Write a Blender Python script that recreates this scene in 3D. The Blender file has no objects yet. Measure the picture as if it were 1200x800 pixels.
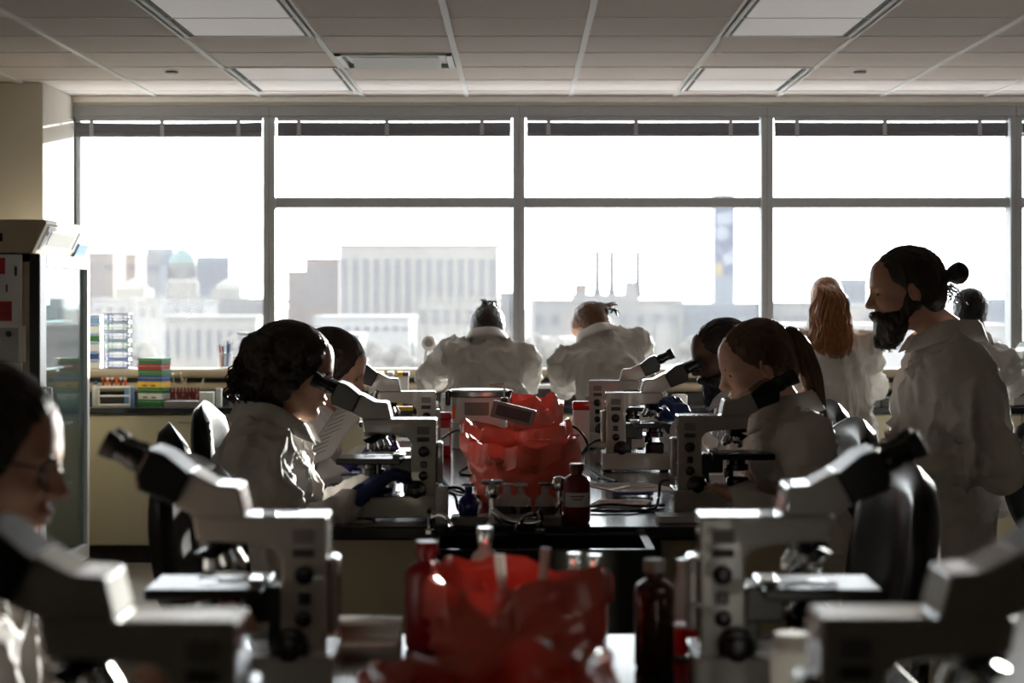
import bpy, bmesh, math, random
import numpy as np
from mathutils import Vector, Matrix, Euler, noise as mnoise
scene = bpy.context.scene
C = scene.collection
R = math.radians
PI = math.pi
F = 2384.0            # focal length in pixels of the 1200x800 frame
CAMZ = 1.48
# ---------------------------------------------------------------- camera
cam_d = bpy.data.cameras.new('camera')
cam = bpy.data.objects.new('camera', cam_d); C.objects.link(cam)
cam.location = (0, 0, CAMZ); cam.rotation_euler = (R(90), 0, 0)
cam_d.sensor_width = 36.0; cam_d.lens = F / 1200 * 36
cam_d.shift_x = -10 / 1200; cam_d.shift_y = -50 / 1200
cam_d.clip_start = 0.1; cam_d.clip_end = 6000
cam_d.dof.use_dof = True; cam_d.dof.focus_distance = 7.0; cam_d.dof.aperture_fstop = 4.4
scene.camera = cam
# ---------------------------------------------------------------- sky, sun, exposure
SKY = 8.0
world = bpy.data.worlds.new('sky'); scene.world = world; world.use_nodes = True
wn = world.node_tree.nodes['Background']
wn.inputs[0].default_value = (0.93, 0.96, 1.0, 1); wn.inputs[1].default_value = SKY
sun_d = bpy.data.lights.new('sun', 'SUN'); sun_d.energy = 16.0; sun_d.angle = R(0.6); sun_d.color = (1, 0.95, 0.88)
sun = bpy.data.objects.new('sun', sun_d); C.objects.link(sun)
SAZ, SEL = R(20), R(6.6)
sdir = Vector((math.sin(SAZ) * math.cos(SEL), math.cos(SAZ) * math.cos(SEL), math.sin(SEL)))
sun.rotation_euler = sdir.to_track_quat('Z', 'Y').to_euler(); sun.location = (6, 20, 8)
vs = scene.view_settings
vs.view_transform = 'Standard'; vs.look = 'None'; vs.gamma = 1; vs.use_curve_mapping = False; vs.exposure = 0.0
scene.display_settings.display_device = 'sRGB'
scene.cycles.use_denoising = True
scene.cycles.max_bounces = 10; scene.cycles.diffuse_bounces = 6; scene.cycles.transparent_max_bounces = 16
scene.cycles.sample_clamp_indirect = 8.0
scene.cycles.caustics_reflective = False; scene.cycles.caustics_refractive = False

def at(px, py, Y):
    return Vector(((px - 610) * Y / F, Y, CAMZ - (py - 350) * Y / F))
# ---------------------------------------------------------------- materials
def lin(c):
    return tuple((x / 255 / 12.92) if x / 255 <= 0.04045 else ((x / 255 + 0.055) / 1.055) ** 2.4 for x in c)
MATS = {}
def mat(name, col, rough=0.5, metal=0.0, var=0.08, scale=30.0, bump=0.0, bscale=60.0, stretch=(1, 1, 1),
        trans=0.0, emit=0.0, spec=0.5, coat=0.0, fold=0.0, glass=0.0, alpha=0.0):
    if name in MATS: return MATS[name]
    m = bpy.data.materials.new(name); MATS[name] = m; m.use_nodes = True
    nt = m.node_tree; N = nt.nodes; L = nt.links
    b = N['Principled BSDF']; out = N['Material Output']
    c = lin(col)
    tc = N.new('ShaderNodeTexCoord'); mp = N.new('ShaderNodeMapping'); mp.inputs['Scale'].default_value = stretch
    L.new(tc.outputs['Object'], mp.inputs[0])
    nz = N.new('ShaderNodeTexNoise'); nz.inputs['Scale'].default_value = scale; nz.inputs['Detail'].default_value = 4
    L.new(mp.outputs[0], nz.inputs['Vector'])
    rp = N.new('ShaderNodeValToRGB'); rp.color_ramp.elements[0].position = 0.3; rp.color_ramp.elements[1].position = 0.7
    rp.color_ramp.elements[0].color = tuple(max(0, x * (1 - var)) for x in c) + (1,)
    rp.color_ramp.elements[1].color = tuple(min(1, x * (1 + var)) for x in c) + (1,)
    L.new(nz.outputs['Fac'], rp.inputs[0]); L.new(rp.outputs[0], b.inputs['Base Color'])
    b.inputs['Roughness'].default_value = rough; b.inputs['Metallic'].default_value = metal
    b.inputs['Specular IOR Level'].default_value = spec; b.inputs['Coat Weight'].default_value = coat
    prev = None
    if bump:
        n2 = N.new('ShaderNodeTexNoise'); n2.inputs['Scale'].default_value = bscale; n2.inputs['Detail'].default_value = 3
        L.new(mp.outputs[0], n2.inputs['Vector'])
        bp = N.new('ShaderNodeBump'); bp.inputs['Strength'].default_value = bump; bp.inputs['Distance'].default_value = 0.01
        L.new(n2.outputs['Fac'], bp.inputs['Height']); L.new(bp.outputs[0], b.inputs['Normal']); prev = bp
    if fold:                         # crumpled cloth / film creases
        n3 = N.new('ShaderNodeTexNoise'); n3.inputs['Scale'].default_value = 7.0; n3.inputs['Detail'].default_value = 2
        n3.inputs['Distortion'].default_value = 0.6
        try: n3.noise_type = 'RIDGED_MULTIFRACTAL'
        except Exception: pass
        L.new(mp.outputs[0], n3.inputs['Vector'])
        bp2 = N.new('ShaderNodeBump'); bp2.inputs['Strength'].default_value = fold; bp2.inputs['Distance'].default_value = 0.045
        L.new(n3.outputs['Fac'], bp2.inputs['Height'])
        if prev: L.new(prev.outputs[0], bp2.inputs['Normal'])
        L.new(bp2.outputs[0], b.inputs['Normal'])
    if emit:
        b.inputs['Emission Color'].default_value = c + (1,); b.inputs['Emission Strength'].default_value = emit
    if glass:
        b.inputs['Transmission Weight'].default_value = glass; b.inputs['IOR'].default_value = 1.2
    last = b.outputs[0]
    if trans:
        t = N.new('ShaderNodeBsdfTranslucent'); L.new(rp.outputs[0], t.inputs[0])
        mx = N.new('ShaderNodeMixShader'); mx.inputs[0].default_value = trans
        L.new(last, mx.inputs[1]); L.new(t.outputs[0], mx.inputs[2]); last = mx.outputs[0]
    if alpha:                        # clear plastic and thin film: see-through share
        t = N.new('ShaderNodeBsdfTransparent'); mx = N.new('ShaderNodeMixShader'); mx.inputs[0].default_value = alpha
        L.new(last, mx.inputs[1]); L.new(t.outputs[0], mx.inputs[2]); last = mx.outputs[0]
    L.new(last, out.inputs[0])
    return m
def pane_mat(name, tint, clear, veil, gloss):
    m = bpy.data.materials.new(name); MATS[name] = m; m.use_nodes = True
    nt = m.node_tree; N = nt.nodes; L = nt.links; N.remove(N['Principled BSDF']); out = N['Material Output']
    t = N.new('ShaderNodeBsdfTransparent'); t.inputs[0].default_value = tint + (1,)
    d = N.new('ShaderNodeBsdfTranslucent'); d.inputs[0].default_value = (1, 1, 1, 1)  # translucent share: in the window panes its glow stands in for city haze
    g = N.new('ShaderNodeBsdfGlossy'); g.inputs['Roughness'].default_value = 0.03
    nz = N.new('ShaderNodeTexNoise'); nz.inputs['Scale'].default_value = 2.0
    tc = N.new('ShaderNodeTexCoord'); L.new(tc.outputs['Object'], nz.inputs['Vector'])
    mm = N.new('ShaderNodeMath'); mm.operation = 'MULTIPLY_ADD'; mm.inputs[1].default_value = veil * 0.5; mm.inputs[2].default_value = veil * 0.75
    L.new(nz.outputs['Fac'], mm.inputs[0])
    a = N.new('ShaderNodeMixShader'); L.new(mm.outputs[0], a.inputs[0]); L.new(t.outputs[0], a.inputs[1]); L.new(d.outputs[0], a.inputs[2])
    b = N.new('ShaderNodeMixShader'); b.inputs[0].default_value = gloss; L.new(a.outputs[0], b.inputs[1]); L.new(g.outputs[0], b.inputs[2])
    L.new(b.outputs[0], out.inputs[0]); return m
# ---------------------------------------------------------------- object helpers
def tag(o, label=None, cat=None, group=None, kind=None):
    if label: o['label'] = label
    if cat: o['category'] = cat
    if group: o['group'] = group
    if kind: o['kind'] = kind
    return o
def thing(name, label, cat, loc=(0, 0, 0), rotz=0, group=None):
    o = bpy.data.objects.new(name, None); C.objects.link(o); o.empty_display_size = 0.05
    o.location = loc; o.rotation_euler = (0, 0, rotz); return tag(o, label, cat, group)
def link(name, me, m, parent=None, loc=None, rot=None):
    o = bpy.data.objects.new(name, me); C.objects.link(o)
    if m is not None and not me.materials: me.materials.append(m)
    if parent: o.parent = parent
    if loc is not None: o.location = loc
    if rot is not None: o.rotation_euler = rot
    return o
def dup(root, loc, rotz=0, label=None, group=None):
    r = root.copy(); C.objects.link(r); r.location = loc; r.rotation_euler = (0, 0, rotz)
    if label: r['label'] = label
    if group: r['group'] = group
    for ch in list(root.children):
        c = ch.copy(); C.objects.link(c); c.parent = r
        for g in list(ch.children):
            d = g.copy(); C.objects.link(d); d.parent = c
    return r
class MB:
    def __init__(s): s.bm = bmesh.new()
    def _add(s, other):
        me = bpy.data.meshes.new('t'); other.to_mesh(me); other.free(); s.bm.from_mesh(me); bpy.data.meshes.remove(me); return s
    def box(s, c, size, bev=0.0, rot=None, seg=1):
        b = bmesh.new(); bmesh.ops.create_cube(b, size=1.0)
        bmesh.ops.scale(b, vec=Vector(size), verts=b.verts)
        if bev: bmesh.ops.bevel(b, geom=list(b.edges), offset=min(bev, min(size) * 0.49), segments=seg, affect='EDGES', profile=0.5)
        M = Matrix.Translation(Vector(c))
        if rot is not None: M = M @ Euler(rot).to_matrix().to_4x4()
        bmesh.ops.transform(b, matrix=M, verts=b.verts); return s._add(b)
    def bb(s, x0, x1, y0, y1, z0, z1, bev=0.0, seg=1):
        return s.box(((x0 + x1) / 2, (y0 + y1) / 2, (z0 + z1) / 2), (abs(x1 - x0), abs(y1 - y0), abs(z1 - z0)), bev, None, seg)
    def cyl(s, a, b, r1, r2=None, n=20, bev=0.0):
        a = Vector(a); b = Vector(b); r2 = r1 if r2 is None else r2; d = b - a; L = d.length
        m = bmesh.new(); bmesh.ops.create_cone(m, cap_ends=True, segments=n, radius1=r1, radius2=r2, depth=L)
        if bev:
            es = [e for e in m.edges if abs(e.verts[0].co.z - e.verts[1].co.z) < 1e-6]
            bmesh.ops.bevel(m, geom=es, offset=bev, segments=2, affect='EDGES', profile=0.5)
        M = Matrix.Translation((a + b) / 2) @ d.to_track_quat('Z', 'Y').to_matrix().to_4x4()
        bmesh.ops.transform(m, matrix=M, verts=m.verts); return s._add(m)
    def sph(s, c, r, sc=(1, 1, 1), n=16):
        m = bmesh.new(); bmesh.ops.create_uvsphere(m, u_segments=n, v_segments=n // 2 + 2, radius=r)
        bmesh.ops.transform(m, matrix=Matrix.Translation(Vector(c)) @ Matrix.Diagonal((*sc, 1)), verts=m.verts); return s._add(m)
    def lathe(s, prof, n=24, o=(0, 0, 0), cap=True):
        m = bmesh.new(); o = Vector(o); rings = []
        for r, z in prof:
            rings.append([m.verts.new(o + Vector((max(r, 1e-4) * math.cos(2 * PI * k / n), max(r, 1e-4) * math.sin(2 * PI * k / n), z))) for k in range(n)])
        for a, b in zip(rings, rings[1:]):
            for k in range(n): m.faces.new((a[k], a[(k + 1) % n], b[(k + 1) % n], b[k]))
        if cap:
            m.faces.new(list(reversed(rings[0]))); m.faces.new(rings[-1])
        bmesh.ops.recalc_face_normals(m, faces=m.faces); return s._add(m)
    def tube(s, pts, r, n=8):
        pts = [Vector(p) for p in pts]; m = bmesh.new(); rings = []; k = len(pts)
        rr = r if isinstance(r, (list, tuple)) else [r] * k
        up = Vector((0.13, 0.31, 0.94)).normalized()
        for i, p in enumerate(pts):
            d = (pts[min(i + 1, k - 1)] - pts[max(i - 1, 0)])
            if d.length < 1e-9: d = Vector((0, 0, 1))
            d.normalize(); u = d.cross(up)
            if u.length < 1e-3: u = d.cross(Vector((1, 0, 0)))
            u.normalize(); v = d.cross(u)
            rings.append([m.verts.new(p + (u * math.cos(2 * PI * j / n) + v * math.sin(2 * PI * j / n)) * rr[i]) for j in range(n)])
        for a, b in zip(rings, rings[1:]):
            for j in range(n): m.faces.new((a[j], a[(j + 1) % n], b[(j + 1) % n], b[j]))
        m.faces.new(rings[0]); m.faces.new(list(reversed(rings[-1])))
        bmesh.ops.recalc_face_normals(m, faces=m.faces); return s._add(m)
    def prism(s, poly, w, bev=0.0, seg=2, y0=None):
        """poly in (x,z), extruded along y to width w (centred, or from y0)"""
        m = bmesh.new(); a0 = -w / 2 if y0 is None else y0
        A = [m.verts.new((x, a0, z)) for x, z in poly]; B = [m.verts.new((x, a0 + w, z)) for x, z in poly]
        n = len(poly); m.faces.new(A); m.faces.new(list(reversed(B)))
        for i in range(n): m.faces.new((A[i], B[i], B[(i + 1) % n], A[(i + 1) % n]))
        bmesh.ops.recalc_face_normals(m, faces=m.faces)
        if bev: bmesh.ops.bevel(m, geom=list(m.edges), offset=bev, segments=seg, affect='EDGES', profile=0.5)
        return s._add(m)
    def sheet(s, grid):
        m = bmesh.new(); V = [[m.verts.new(p) for p in row] for row in grid]
        for i in range(len(V) - 1):
            for j in range(len(V[0]) - 1): m.faces.new((V[i][j], V[i][j + 1], V[i + 1][j + 1], V[i + 1][j]))
        return s._add(m)
    def mesh(s, name='m', smooth=False, ang=40):
        me = bpy.data.meshes.new(name); s.bm.to_mesh(me); s.bm.free()
        if smooth:
            me.polygons.foreach_set('use_smooth', [True] * len(me.polygons))
            try: me.set_sharp_from_angle(angle=R(ang))
            except Exception: pass
        return me
    def obj(s, name, m, parent=None, smooth=False, ang=40, loc=None, rot=None):
        return link(name, s.mesh(name, smooth, ang), m, parent, loc, rot)
def struct(name, mb, m, label=None):
    o = mb.obj(name, m); o['kind'] = 'structure'
    if label: o['label'] = label
    return o
def spline(pts, n=24):
    P = [Vector(p) for p in pts]; P = [2 * P[0] - P[1]] + P + [2 * P[-1] - P[-2]]; out = []
    for i in range(1, len(P) - 2):
        for k in range(n):
            t = k / n; a, b, c, d = P[i - 1:i + 3]
            out.append(0.5 * (2 * b + (c - a) * t + (2 * a - 5 * b + 4 * c - d) * t * t + (3 * b - a - 3 * c + d) * t ** 3))
    return out + [P[-2]]
# ================================================================ materials in use
M = dict(
 sidewall=mat('side_wall_dimmed', (146, 141, 134), 0.8, var=0.03, scale=3), rearwall=mat('rear_wall_dimmed', (62, 60, 58), 0.8, var=0.03, scale=3), wall=mat('painted_wall', (214, 209, 198), 0.8, var=0.03, scale=3), tile=mat('mineral_tile', (238, 228, 224), 0.9, var=0.1, scale=220, bump=0.15, bscale=260),  # unseen side and rear walls darkened to cut the light they bounce forward
 grid=mat('grid_white', (240, 238, 236), 0.5, var=0.02), floor=mat('vinyl_floor', (158, 151, 140), 0.35, var=0.08, scale=4),
 alu=mat('window_aluminium', (146, 147, 148), 0.5, 0.0, var=0.03), blind=mat('blind_slat', (92, 92, 98), 0.6, var=0.05),
 cream=mat('cream_laminate', (196, 188, 160), 0.5, var=0.03, scale=6), black=mat('black_epoxy', (26, 26, 30), 0.14, var=0.15, scale=12),
 toe=mat('dark_toe_kick', (40, 38, 36), 0.6), white=mat('white_enamel', (222, 222, 220), 0.35, var=0.02),
 scope=mat('microscope_enamel', (178, 174, 166), 0.22, var=0.04, scale=20, coat=0.8), sblack=mat('microscope_black', (18, 18, 19), 0.24, var=0.2),
 rubber=mat('black_rubber', (16, 16, 17), 0.7, var=0.2), chrome=mat('chrome', (215, 215, 215), 0.15, 1.0, var=0.03),
 steel=mat('brushed_steel', (170, 168, 162), 0.35, 1.0, var=0.06, scale=40, stretch=(1, 1, 12)), leather=mat('black_leather', (12, 12, 13), 0.24, var=0.2, bump=0.03, bscale=180, spec=0.2),
 coat=mat('white_coat_fabric', (222, 218, 213), 0.75, var=0.03, scale=8, bump=0.12, bscale=90, fold=1.0, stretch=(1, 1, 0.55), spec=0.3),
 dark=mat('dark_trousers', (34, 34, 40), 0.85, var=0.2, bump=0.2, bscale=200), shoe=mat('black_shoe', (24, 22, 22), 0.4),
 paper=mat('paper', (232, 230, 226), 0.8, var=0.02), ink=mat('ink', (60, 60, 66), 0.7),
 redbag=mat('red_bag_film', (224, 112, 98), 0.25, var=0.08, scale=9, bump=0.15, bscale=40, fold=0.6, trans=0.18),
 redp=mat('red_plastic', (178, 22, 26), 0.3, var=0.06), reddk=mat('dark_red_bottle', (118, 18, 22), 0.3, var=0.08),
 amber=mat('amber_glass', (52, 28, 14), 0.1, var=0.15), blueg=mat('cobalt_glass', (28, 26, 120), 0.12, var=0.15),
 clear=mat('clear_plastic', (225, 228, 228), 0.1, var=0.02, alpha=0.6), frost=mat('frosted_plastic', (220, 218, 212), 0.4, var=0.03, trans=0.35),
 lightpanel=mat('light_diffuser', (224, 217, 213), 0.5, var=0.02, emit=0.20), cable=mat('black_cable', (18, 18, 18), 0.5),
 blueglove=mat('blue_nitrile', (36, 52, 104), 0.5, var=0.1, bump=0.2, bscale=140), purpglove=mat('violet_nitrile', (72, 58, 138), 0.5, var=0.1, bump=0.2, bscale=140),
 beige=mat('beige_metal', (190, 176, 150), 0.5, var=0.03), green=mat('green_box', (32, 112, 52), 0.5), red=mat('red_box', (158, 34, 36), 0.5),
 blue=mat('blue_box', (40, 70, 140), 0.5), yellow=mat('yellow_box', (236, 190, 30), 0.5), cwhite=mat('white_card', (226, 226, 220), 0.6),
 orange=mat('orange_plastic', (232, 100, 28), 0.4), lblue=mat('pale_blue_plastic', (120, 160, 208), 0.4), gray=mat('grey_plastic', (128, 126, 122), 0.45),
 dgray=mat('dark_grey_plastic', (62, 60, 60), 0.5), brown=mat('brown_wood', (120, 84, 52), 0.6, var=0.2, stretch=(1, 1, 8)),
 eye=mat('eye_white', (210, 205, 200), 0.2), iris=mat('iris_dark', (40, 28, 20), 0.2), lens=mat('spectacle_lens', (220, 225, 230), 0.05, alpha=0.8),
 pane=pane_mat('window_glass', (0.93, 0.95, 0.95), 0.9, 0.022, 0.03), fpane=pane_mat('fridge_glass', (0.75, 0.85, 0.86), 0.6, 0.12, 0.22),
)
rnd = random.Random(7)
H = 2.67; BENCH = 0.90; WALLY = 11.97; CT = 0.875
# ================================================================ room shell
struct('floor', MB().bb(-4.4, 4.7, -14.0, 12.2, -0.1, 0.0), M['floor'])
ceil = struct('ceiling', MB().bb(-4.4, 4.7, -14.0, 12.2, H + 0.03, H + 0.12), M['wall'], 'suspended ceiling of grey mineral tiles in a white grid')
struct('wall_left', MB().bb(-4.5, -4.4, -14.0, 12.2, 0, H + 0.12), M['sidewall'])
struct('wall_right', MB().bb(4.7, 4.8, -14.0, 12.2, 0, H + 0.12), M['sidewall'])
struct('wall_rear', MB().bb(-4.4, 4.7, -14.1, -14.0, 0, H + 0.12), M['rearwall'])  # out of view, set far back and dark to thin out fill light
struct('wall_window_side', MB().bb(-4.4, 4.7, WALLY, WALLY + 0.22, 0, 1.0).bb(-4.4, 4.7, WALLY, WALLY + 0.22, 2.615, H + 0.12).bb(-4.4, -2.63, WALLY, WALLY + 0.22, 1.0, 2.615).bb(4.40, 4.7, WALLY, WALLY + 0.22, 1.0, 2.615), M['wall'])
struct('wall_pillar', MB().bb(-4.39, -2.63, 11.2, WALLY + 0.2, 0, H, 0.004), M['wall'], 'cream painted pillar beside the leftmost window')
# ceiling grid: tiles of 0.61 m, one object each
GX0 = -0.315; S = 0.61
cols = range(-6, 8); rows_y = [6.81 + S * k for k in range(9)]
skip = set()
for k in (-2, 2):
    for r in (2, 3, 6, 7): skip.add((k, r))
skip.add((-1, 5))
tile_me = {}
for k in cols:
    for r, y in enumerate(rows_y):
        if (k, r) in skip: continue
        x0 = GX0 + S * k; x1 = min(x0 + S, 4.7); y1 = min(y + S, WALLY)
        key = (round(x1 - x0, 3), round(y1 - y, 3))
        if key not in tile_me: tile_me[key] = MB().bb(0.008, key[0] - 0.008, 0.004, key[1] - 0.004, 0, 0.02, 0.003).mesh('ceiling_tile'); tile_me[key].materials.append(M['tile'])
        link('ceiling_tile', tile_me[key], None, ceil, (x0, y, H + 0.004))
ru = MB().bb(-0.014, 0.014, 6.81, WALLY, H - 0.004, H + 0.03).mesh('grid_runner'); ru.materials.append(M['grid'])
for k in cols: link('grid_runner', ru, None, ceil, (GX0 + S * k, 0, 0))
ct = MB().bb(-4.4, 4.7, -0.006, 0.006, H, H + 0.03).mesh('cross_tee'); ct.materials.append(M['grid'])
for y in rows_y: link('cross_tee', ct, None, ceil, (0, y, 0))
o = MB().bb(-4.4, 4.7, -14.0, 6.80, H, H + 0.03).obj('ceiling_field', M['tile'], ceil)
struct('trim_1', MB().bb(-4.4, 4.7, WALLY - 0.02, WALLY, H - 0.035, H, 0.003), M['grid'])
def ceiling_light(x, y, label):
    t = thing('ceiling_light', label, 'ceiling light', (x, y, H), 0, 'recessed ceiling lights')
    f = MB()
    for a in (0.0, 0.578): f.bb(a, a + 0.032, 0, 1.22, -0.004, 0.03)
    f.bb(0.03, 0.58, 0, 0.02, -0.003, 0.03).bb(0.03, 0.58, 1.2, 1.22, -0.003, 0.03); f.obj('housing', M['grid'], t)
    MB().bb(0.055, 0.555, 0.025, 1.195, 0.002, 0.012, 0.002).obj('diffuser', M['lightpanel'], t)
    for a in (0.034, 0.558): MB().bb(a, a + 0.018, 0.022, 1.198, 0.004, 0.01).obj('air_slot', M['toe'], t)
ceiling_light(-1.535, 8.03, 'recessed ceiling light panel at upper left, cut off by top of picture')
ceiling_light(-1.535, 10.47, 'recessed ceiling light panel nearest the window in left row')
ceiling_light(0.905, 8.03, 'recessed ceiling light panel at upper right, cut off by top of picture')
ceiling_light(0.905, 10.47, 'recessed ceiling light panel nearest the window in right row')
t = thing('air_vent', 'white ceiling air diffuser with dark slots, left of centre', 'air vent', (-0.925, 9.86, H))
v = MB()
for i, (a, z) in enumerate(((0.02, 0.0), (0.06, 0.02))):
    v.bb(a, 0.61 - a, a, a + 0.03, z - 0.01, z + 0.02).bb(a, 0.61 - a, 0.58 - a, 0.61 - a, z - 0.01, z + 0.02).bb(a, a + 0.03, a, 0.61 - a, z - 0.01, z + 0.02).bb(0.58 - a, 0.61 - a, a, 0.61 - a, z - 0.01, z + 0.02)
v.obj('frame', M['white'], t); MB().bb(0.08, 0.53, 0.08, 0.53, 0.026, 0.03).obj('duct', M['toe'], t)
MB().box((0.305, 0.36, 0.0), (0.44, 0.2, 0.008), 0.002, (R(-14), 0, 0)).obj('deflector', M['white'], t)
MB().box((0.305, 0.14, 0.005), (0.44, 0.05, 0.008), 0.002, (R(25), 0, 0)).obj('deflector', M['white'], t)
for x, s in ((-1.83, 'left'), (1.78, 'right')):
    tag(MB().lathe([(0.03, -0.008), (0.034, -0.004), (0.034, 0.0)], 20).obj('sprinkler_cover', M['gray'], None, loc=(x, 10.67, H)),
        'small round sprinkler cover in the ' + s + ' part of the ceiling', 'sprinkler', 'ceiling sprinkler covers')
# ================================================================ windows
mx = [-2.63, -1.476, -0.01, 1.449, 2.912, 4.40]
for i in range(5):
    x0, x1 = mx[i], mx[i + 1]; a = x0 + (0.035 if i else 0.0); b = x1 - 0.035
    z0, z1 = 1.07, 2.55
    w = thing('window_%d' % (i + 1), ['tall undivided window pane beside the pillar', 'divided window between first and second mullion', 'divided window in the middle with chimneys beyond', 'divided window behind the person standing sideways', 'divided window at the right edge'][i], None, (0, 0, 0)); w['kind'] = 'structure'
    f = MB().bb(x0, x1, WALLY - 0.02, WALLY + 0.1, z1, 2.615, 0.004).bb(x0, x1, WALLY - 0.02, WALLY + 0.1, 1.0, z0, 0.004)
    f.bb(b, x1, WALLY - 0.03, WALLY + 0.12, z0, z1, 0.003)
    if i: f.bb(x0, a, WALLY - 0.03, WALLY + 0.12, z0, z1, 0.003)
    f.obj('window_frame', M['alu'], w)
    if i:
        MB().bb(a, b, WALLY + 0.0, WALLY + 0.1, 2.017, 2.077, 0.004).obj('transom', M['alu'], w)
        MB().bb(a, b, WALLY + 0.06, WALLY + 0.066, 2.077, z1).obj('pane', M['pane'], w)
        MB().bb(a, b, WALLY + 0.06, WALLY + 0.066, z0, 2.017).obj('pane', M['pane'], w)
    else:
        MB().bb(a, b, WALLY + 0.06, WALLY + 0.066, z0, z1).obj('pane', M['pane'], w)
    # raised blind
    nm = ['over the leftmost window beside the pillar', 'over the second window, above the office block', 'over the third window, above the chimneys', 'over the fourth window, above the person standing upright', 'over the window at the right edge'][i]
    t = thing('window_blind', 'dark grey venetian blind drawn up, ' + nm, 'blind', (0, 0, 0), 0, 'raised blinds along the windows')
    MB().bb(a + 0.01, b - 0.01, WALLY - 0.015, WALLY + 0.03, 2.527, 2.55, 0.002).obj('headrail', M['alu'], t)
    sag = 0.012 if i == 0 else 0.004
    st = MB()
    for k in range(10):
        zz = 2.458 + k * 0.006
        n = 8; g0 = []; g1 = []
        for j in range(n + 1):
            u = j / n; x = a + 0.012 + (b - a - 0.024) * u; z = zz - sag * 4 * u * (1 - u) * 0.6
            g0.append((x, WALLY - 0.022, z)); g1.append((x, WALLY + 0.028, z))
        up = lambda g: [(x, y, z + 0.0052) for x, y, z in g]
        st.sheet([up(g0), g0, g1, up(g1), up(g0)])
    st.obj('slats', M['blind'], t)['kind'] = 'stuff'
    MB().bb(a + 0.012, b - 0.012, WALLY - 0.025, WALLY + 0.03, 2.437 - sag * 0.5, 2.457, 0.004).obj('bottom_rail', M['blind'], t)
    for u in (0.1, 0.47, 0.87):
        x = a + (b - a) * u; MB().bb(x - 0.012, x + 0.012, WALLY - 0.03, WALLY - 0.024, 2.43, 2.53).obj('lift_tape', M['alu'], t)
# heater cover below the glass
t = thing('radiator_cover', 'long beige radiator cover with rounded edge below the windows', 'radiator')
MB().bb(-2.62, 4.4, WALLY - 0.16, WALLY - 0.001, 1.02, 1.075, 0.02, 3).obj('top_cover', M['beige'], t)
MB().cyl((-2.6, WALLY - 0.12, 0.965), (4.38, WALLY - 0.12, 0.965), 0.028, n=16).obj('pipe', M['beige'], t, True)
MB().bb(-2.62, 4.4, WALLY - 0.05, WALLY - 0.001, CT, 1.02).obj('back_panel', M['dgray'], t)
# ================================================================ window counter and its cabinets
tag(MB().bb(-2.62, 4.68, 11.33, WALLY - 0.002, CT - 0.035, CT, 0.004).obj('countertop', M['black']), 'long black countertop running under the windows', 'countertop')
xs = [-2.6 + 0.9 * k for k in range(9)]
for k in range(8):
    x0, x1 = xs[k], min(xs[k + 1], 4.66)
    kn = k in (2, 3, 5)
    nm = ['cream base cabinet beside the glass-door refrigerator', 'cream base cabinet left of the spectacled person at the microscope', 'cream base cabinet behind the left microscopes', 'cream base cabinet under the bent person left of the second mullion',
          'cream base cabinet behind the red-lidded pot', 'cream base cabinet behind the person at the front right microscope', 'cream base cabinet behind the person standing sideways', 'cream base cabinet at the far right end'][k]
    t = thing('base_cabinet', nm, 'cabinet', (x0, 11.36, 0), 0, 'cabinets under the window counter')
    w = x1 - x0
    MB().bb(0.002, w - 0.002, 0.02, 0.6, 0.1, CT - 0.037).obj('carcass', M['cream'], t)
    MB().bb(0.0, w, 0.06, 0.6, 0.0, 0.1).obj('toe_kick', M['toe'], t)
    d = MB().bb(0.004, w - 0.004, 0.0, 0.02, 0.11, CT - 0.045, 0.002).obj('door', M['cream'], t)
    MB().tube([(w - 0.2, -0.002, 0.79), (w - 0.2, -0.022, 0.79), (w - 0.1, -0.022, 0.79), (w - 0.1, -0.002, 0.79)], 0.004, 6).obj('handle', M['steel'], d)
# ================================================================ city beyond the glass
G0 = -24.0
_mat = mat
def mat(name, col, *a, **k):      # city colours darkened so the strong sky does not wash them out
    return _mat(name, tuple(255 * (0.24 ** (1 / 2.2)) * c / 255 for c in col), *a, **k)
cm = dict(con=mat('pale_concrete', (190, 184, 178), 0.9, var=0.1, scale=0.1), win=mat('hazy_window', (44, 56, 92), 0.4, var=0.1, scale=0.2), bro=mat('brown_brick', (150, 128, 124), 0.9, var=0.1, scale=0.1),
          brk=mat('russet_brick', (150, 110, 104), 0.9, var=0.08, scale=0.1), gla=mat('blue_curtain_wall', (112, 130, 152), 0.4, var=0.1, scale=0.1), dome=mat('copper_dome', (100, 140, 138), 0.7, var=0.06, scale=0.3),
          sto=mat('limestone', (182, 178, 172), 0.9, var=0.1, scale=0.2), wht=mat('white_stucco', (206, 204, 204), 0.9, var=0.06, scale=0.2), gry=mat('grey_cladding', (150, 150, 152), 0.9, var=0.1, scale=0.1),
          grd=mat('city_ground', (136, 132, 128), 0.95, var=0.35, scale=0.02), tre=mat('bare_winter_tree', (116, 112, 106), 0.95, var=0.2, scale=0.5), ever=mat('evergreen', (84, 98, 88), 0.95, var=0.2, scale=0.5),
          stack=mat('dark_chimney', (70, 66, 76), 0.9), mural=mat('mural_blue', (44, 72, 134), 0.7, var=0.2, scale=0.08), mlite=mat('mural_pale', (176, 184, 204), 0.7), myel=mat('mural_yellow', (206, 180, 110), 0.7), roofm=mat('flat_roof', (196, 196, 200), 0.9))
mat = _mat
tag(MB().bb(-2200, 2200, 30, 5200, G0 - 1, G0).obj('ground', cm['grd']), 'hazy city ground stretching to the horizon', 'ground', kind='structure')
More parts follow.
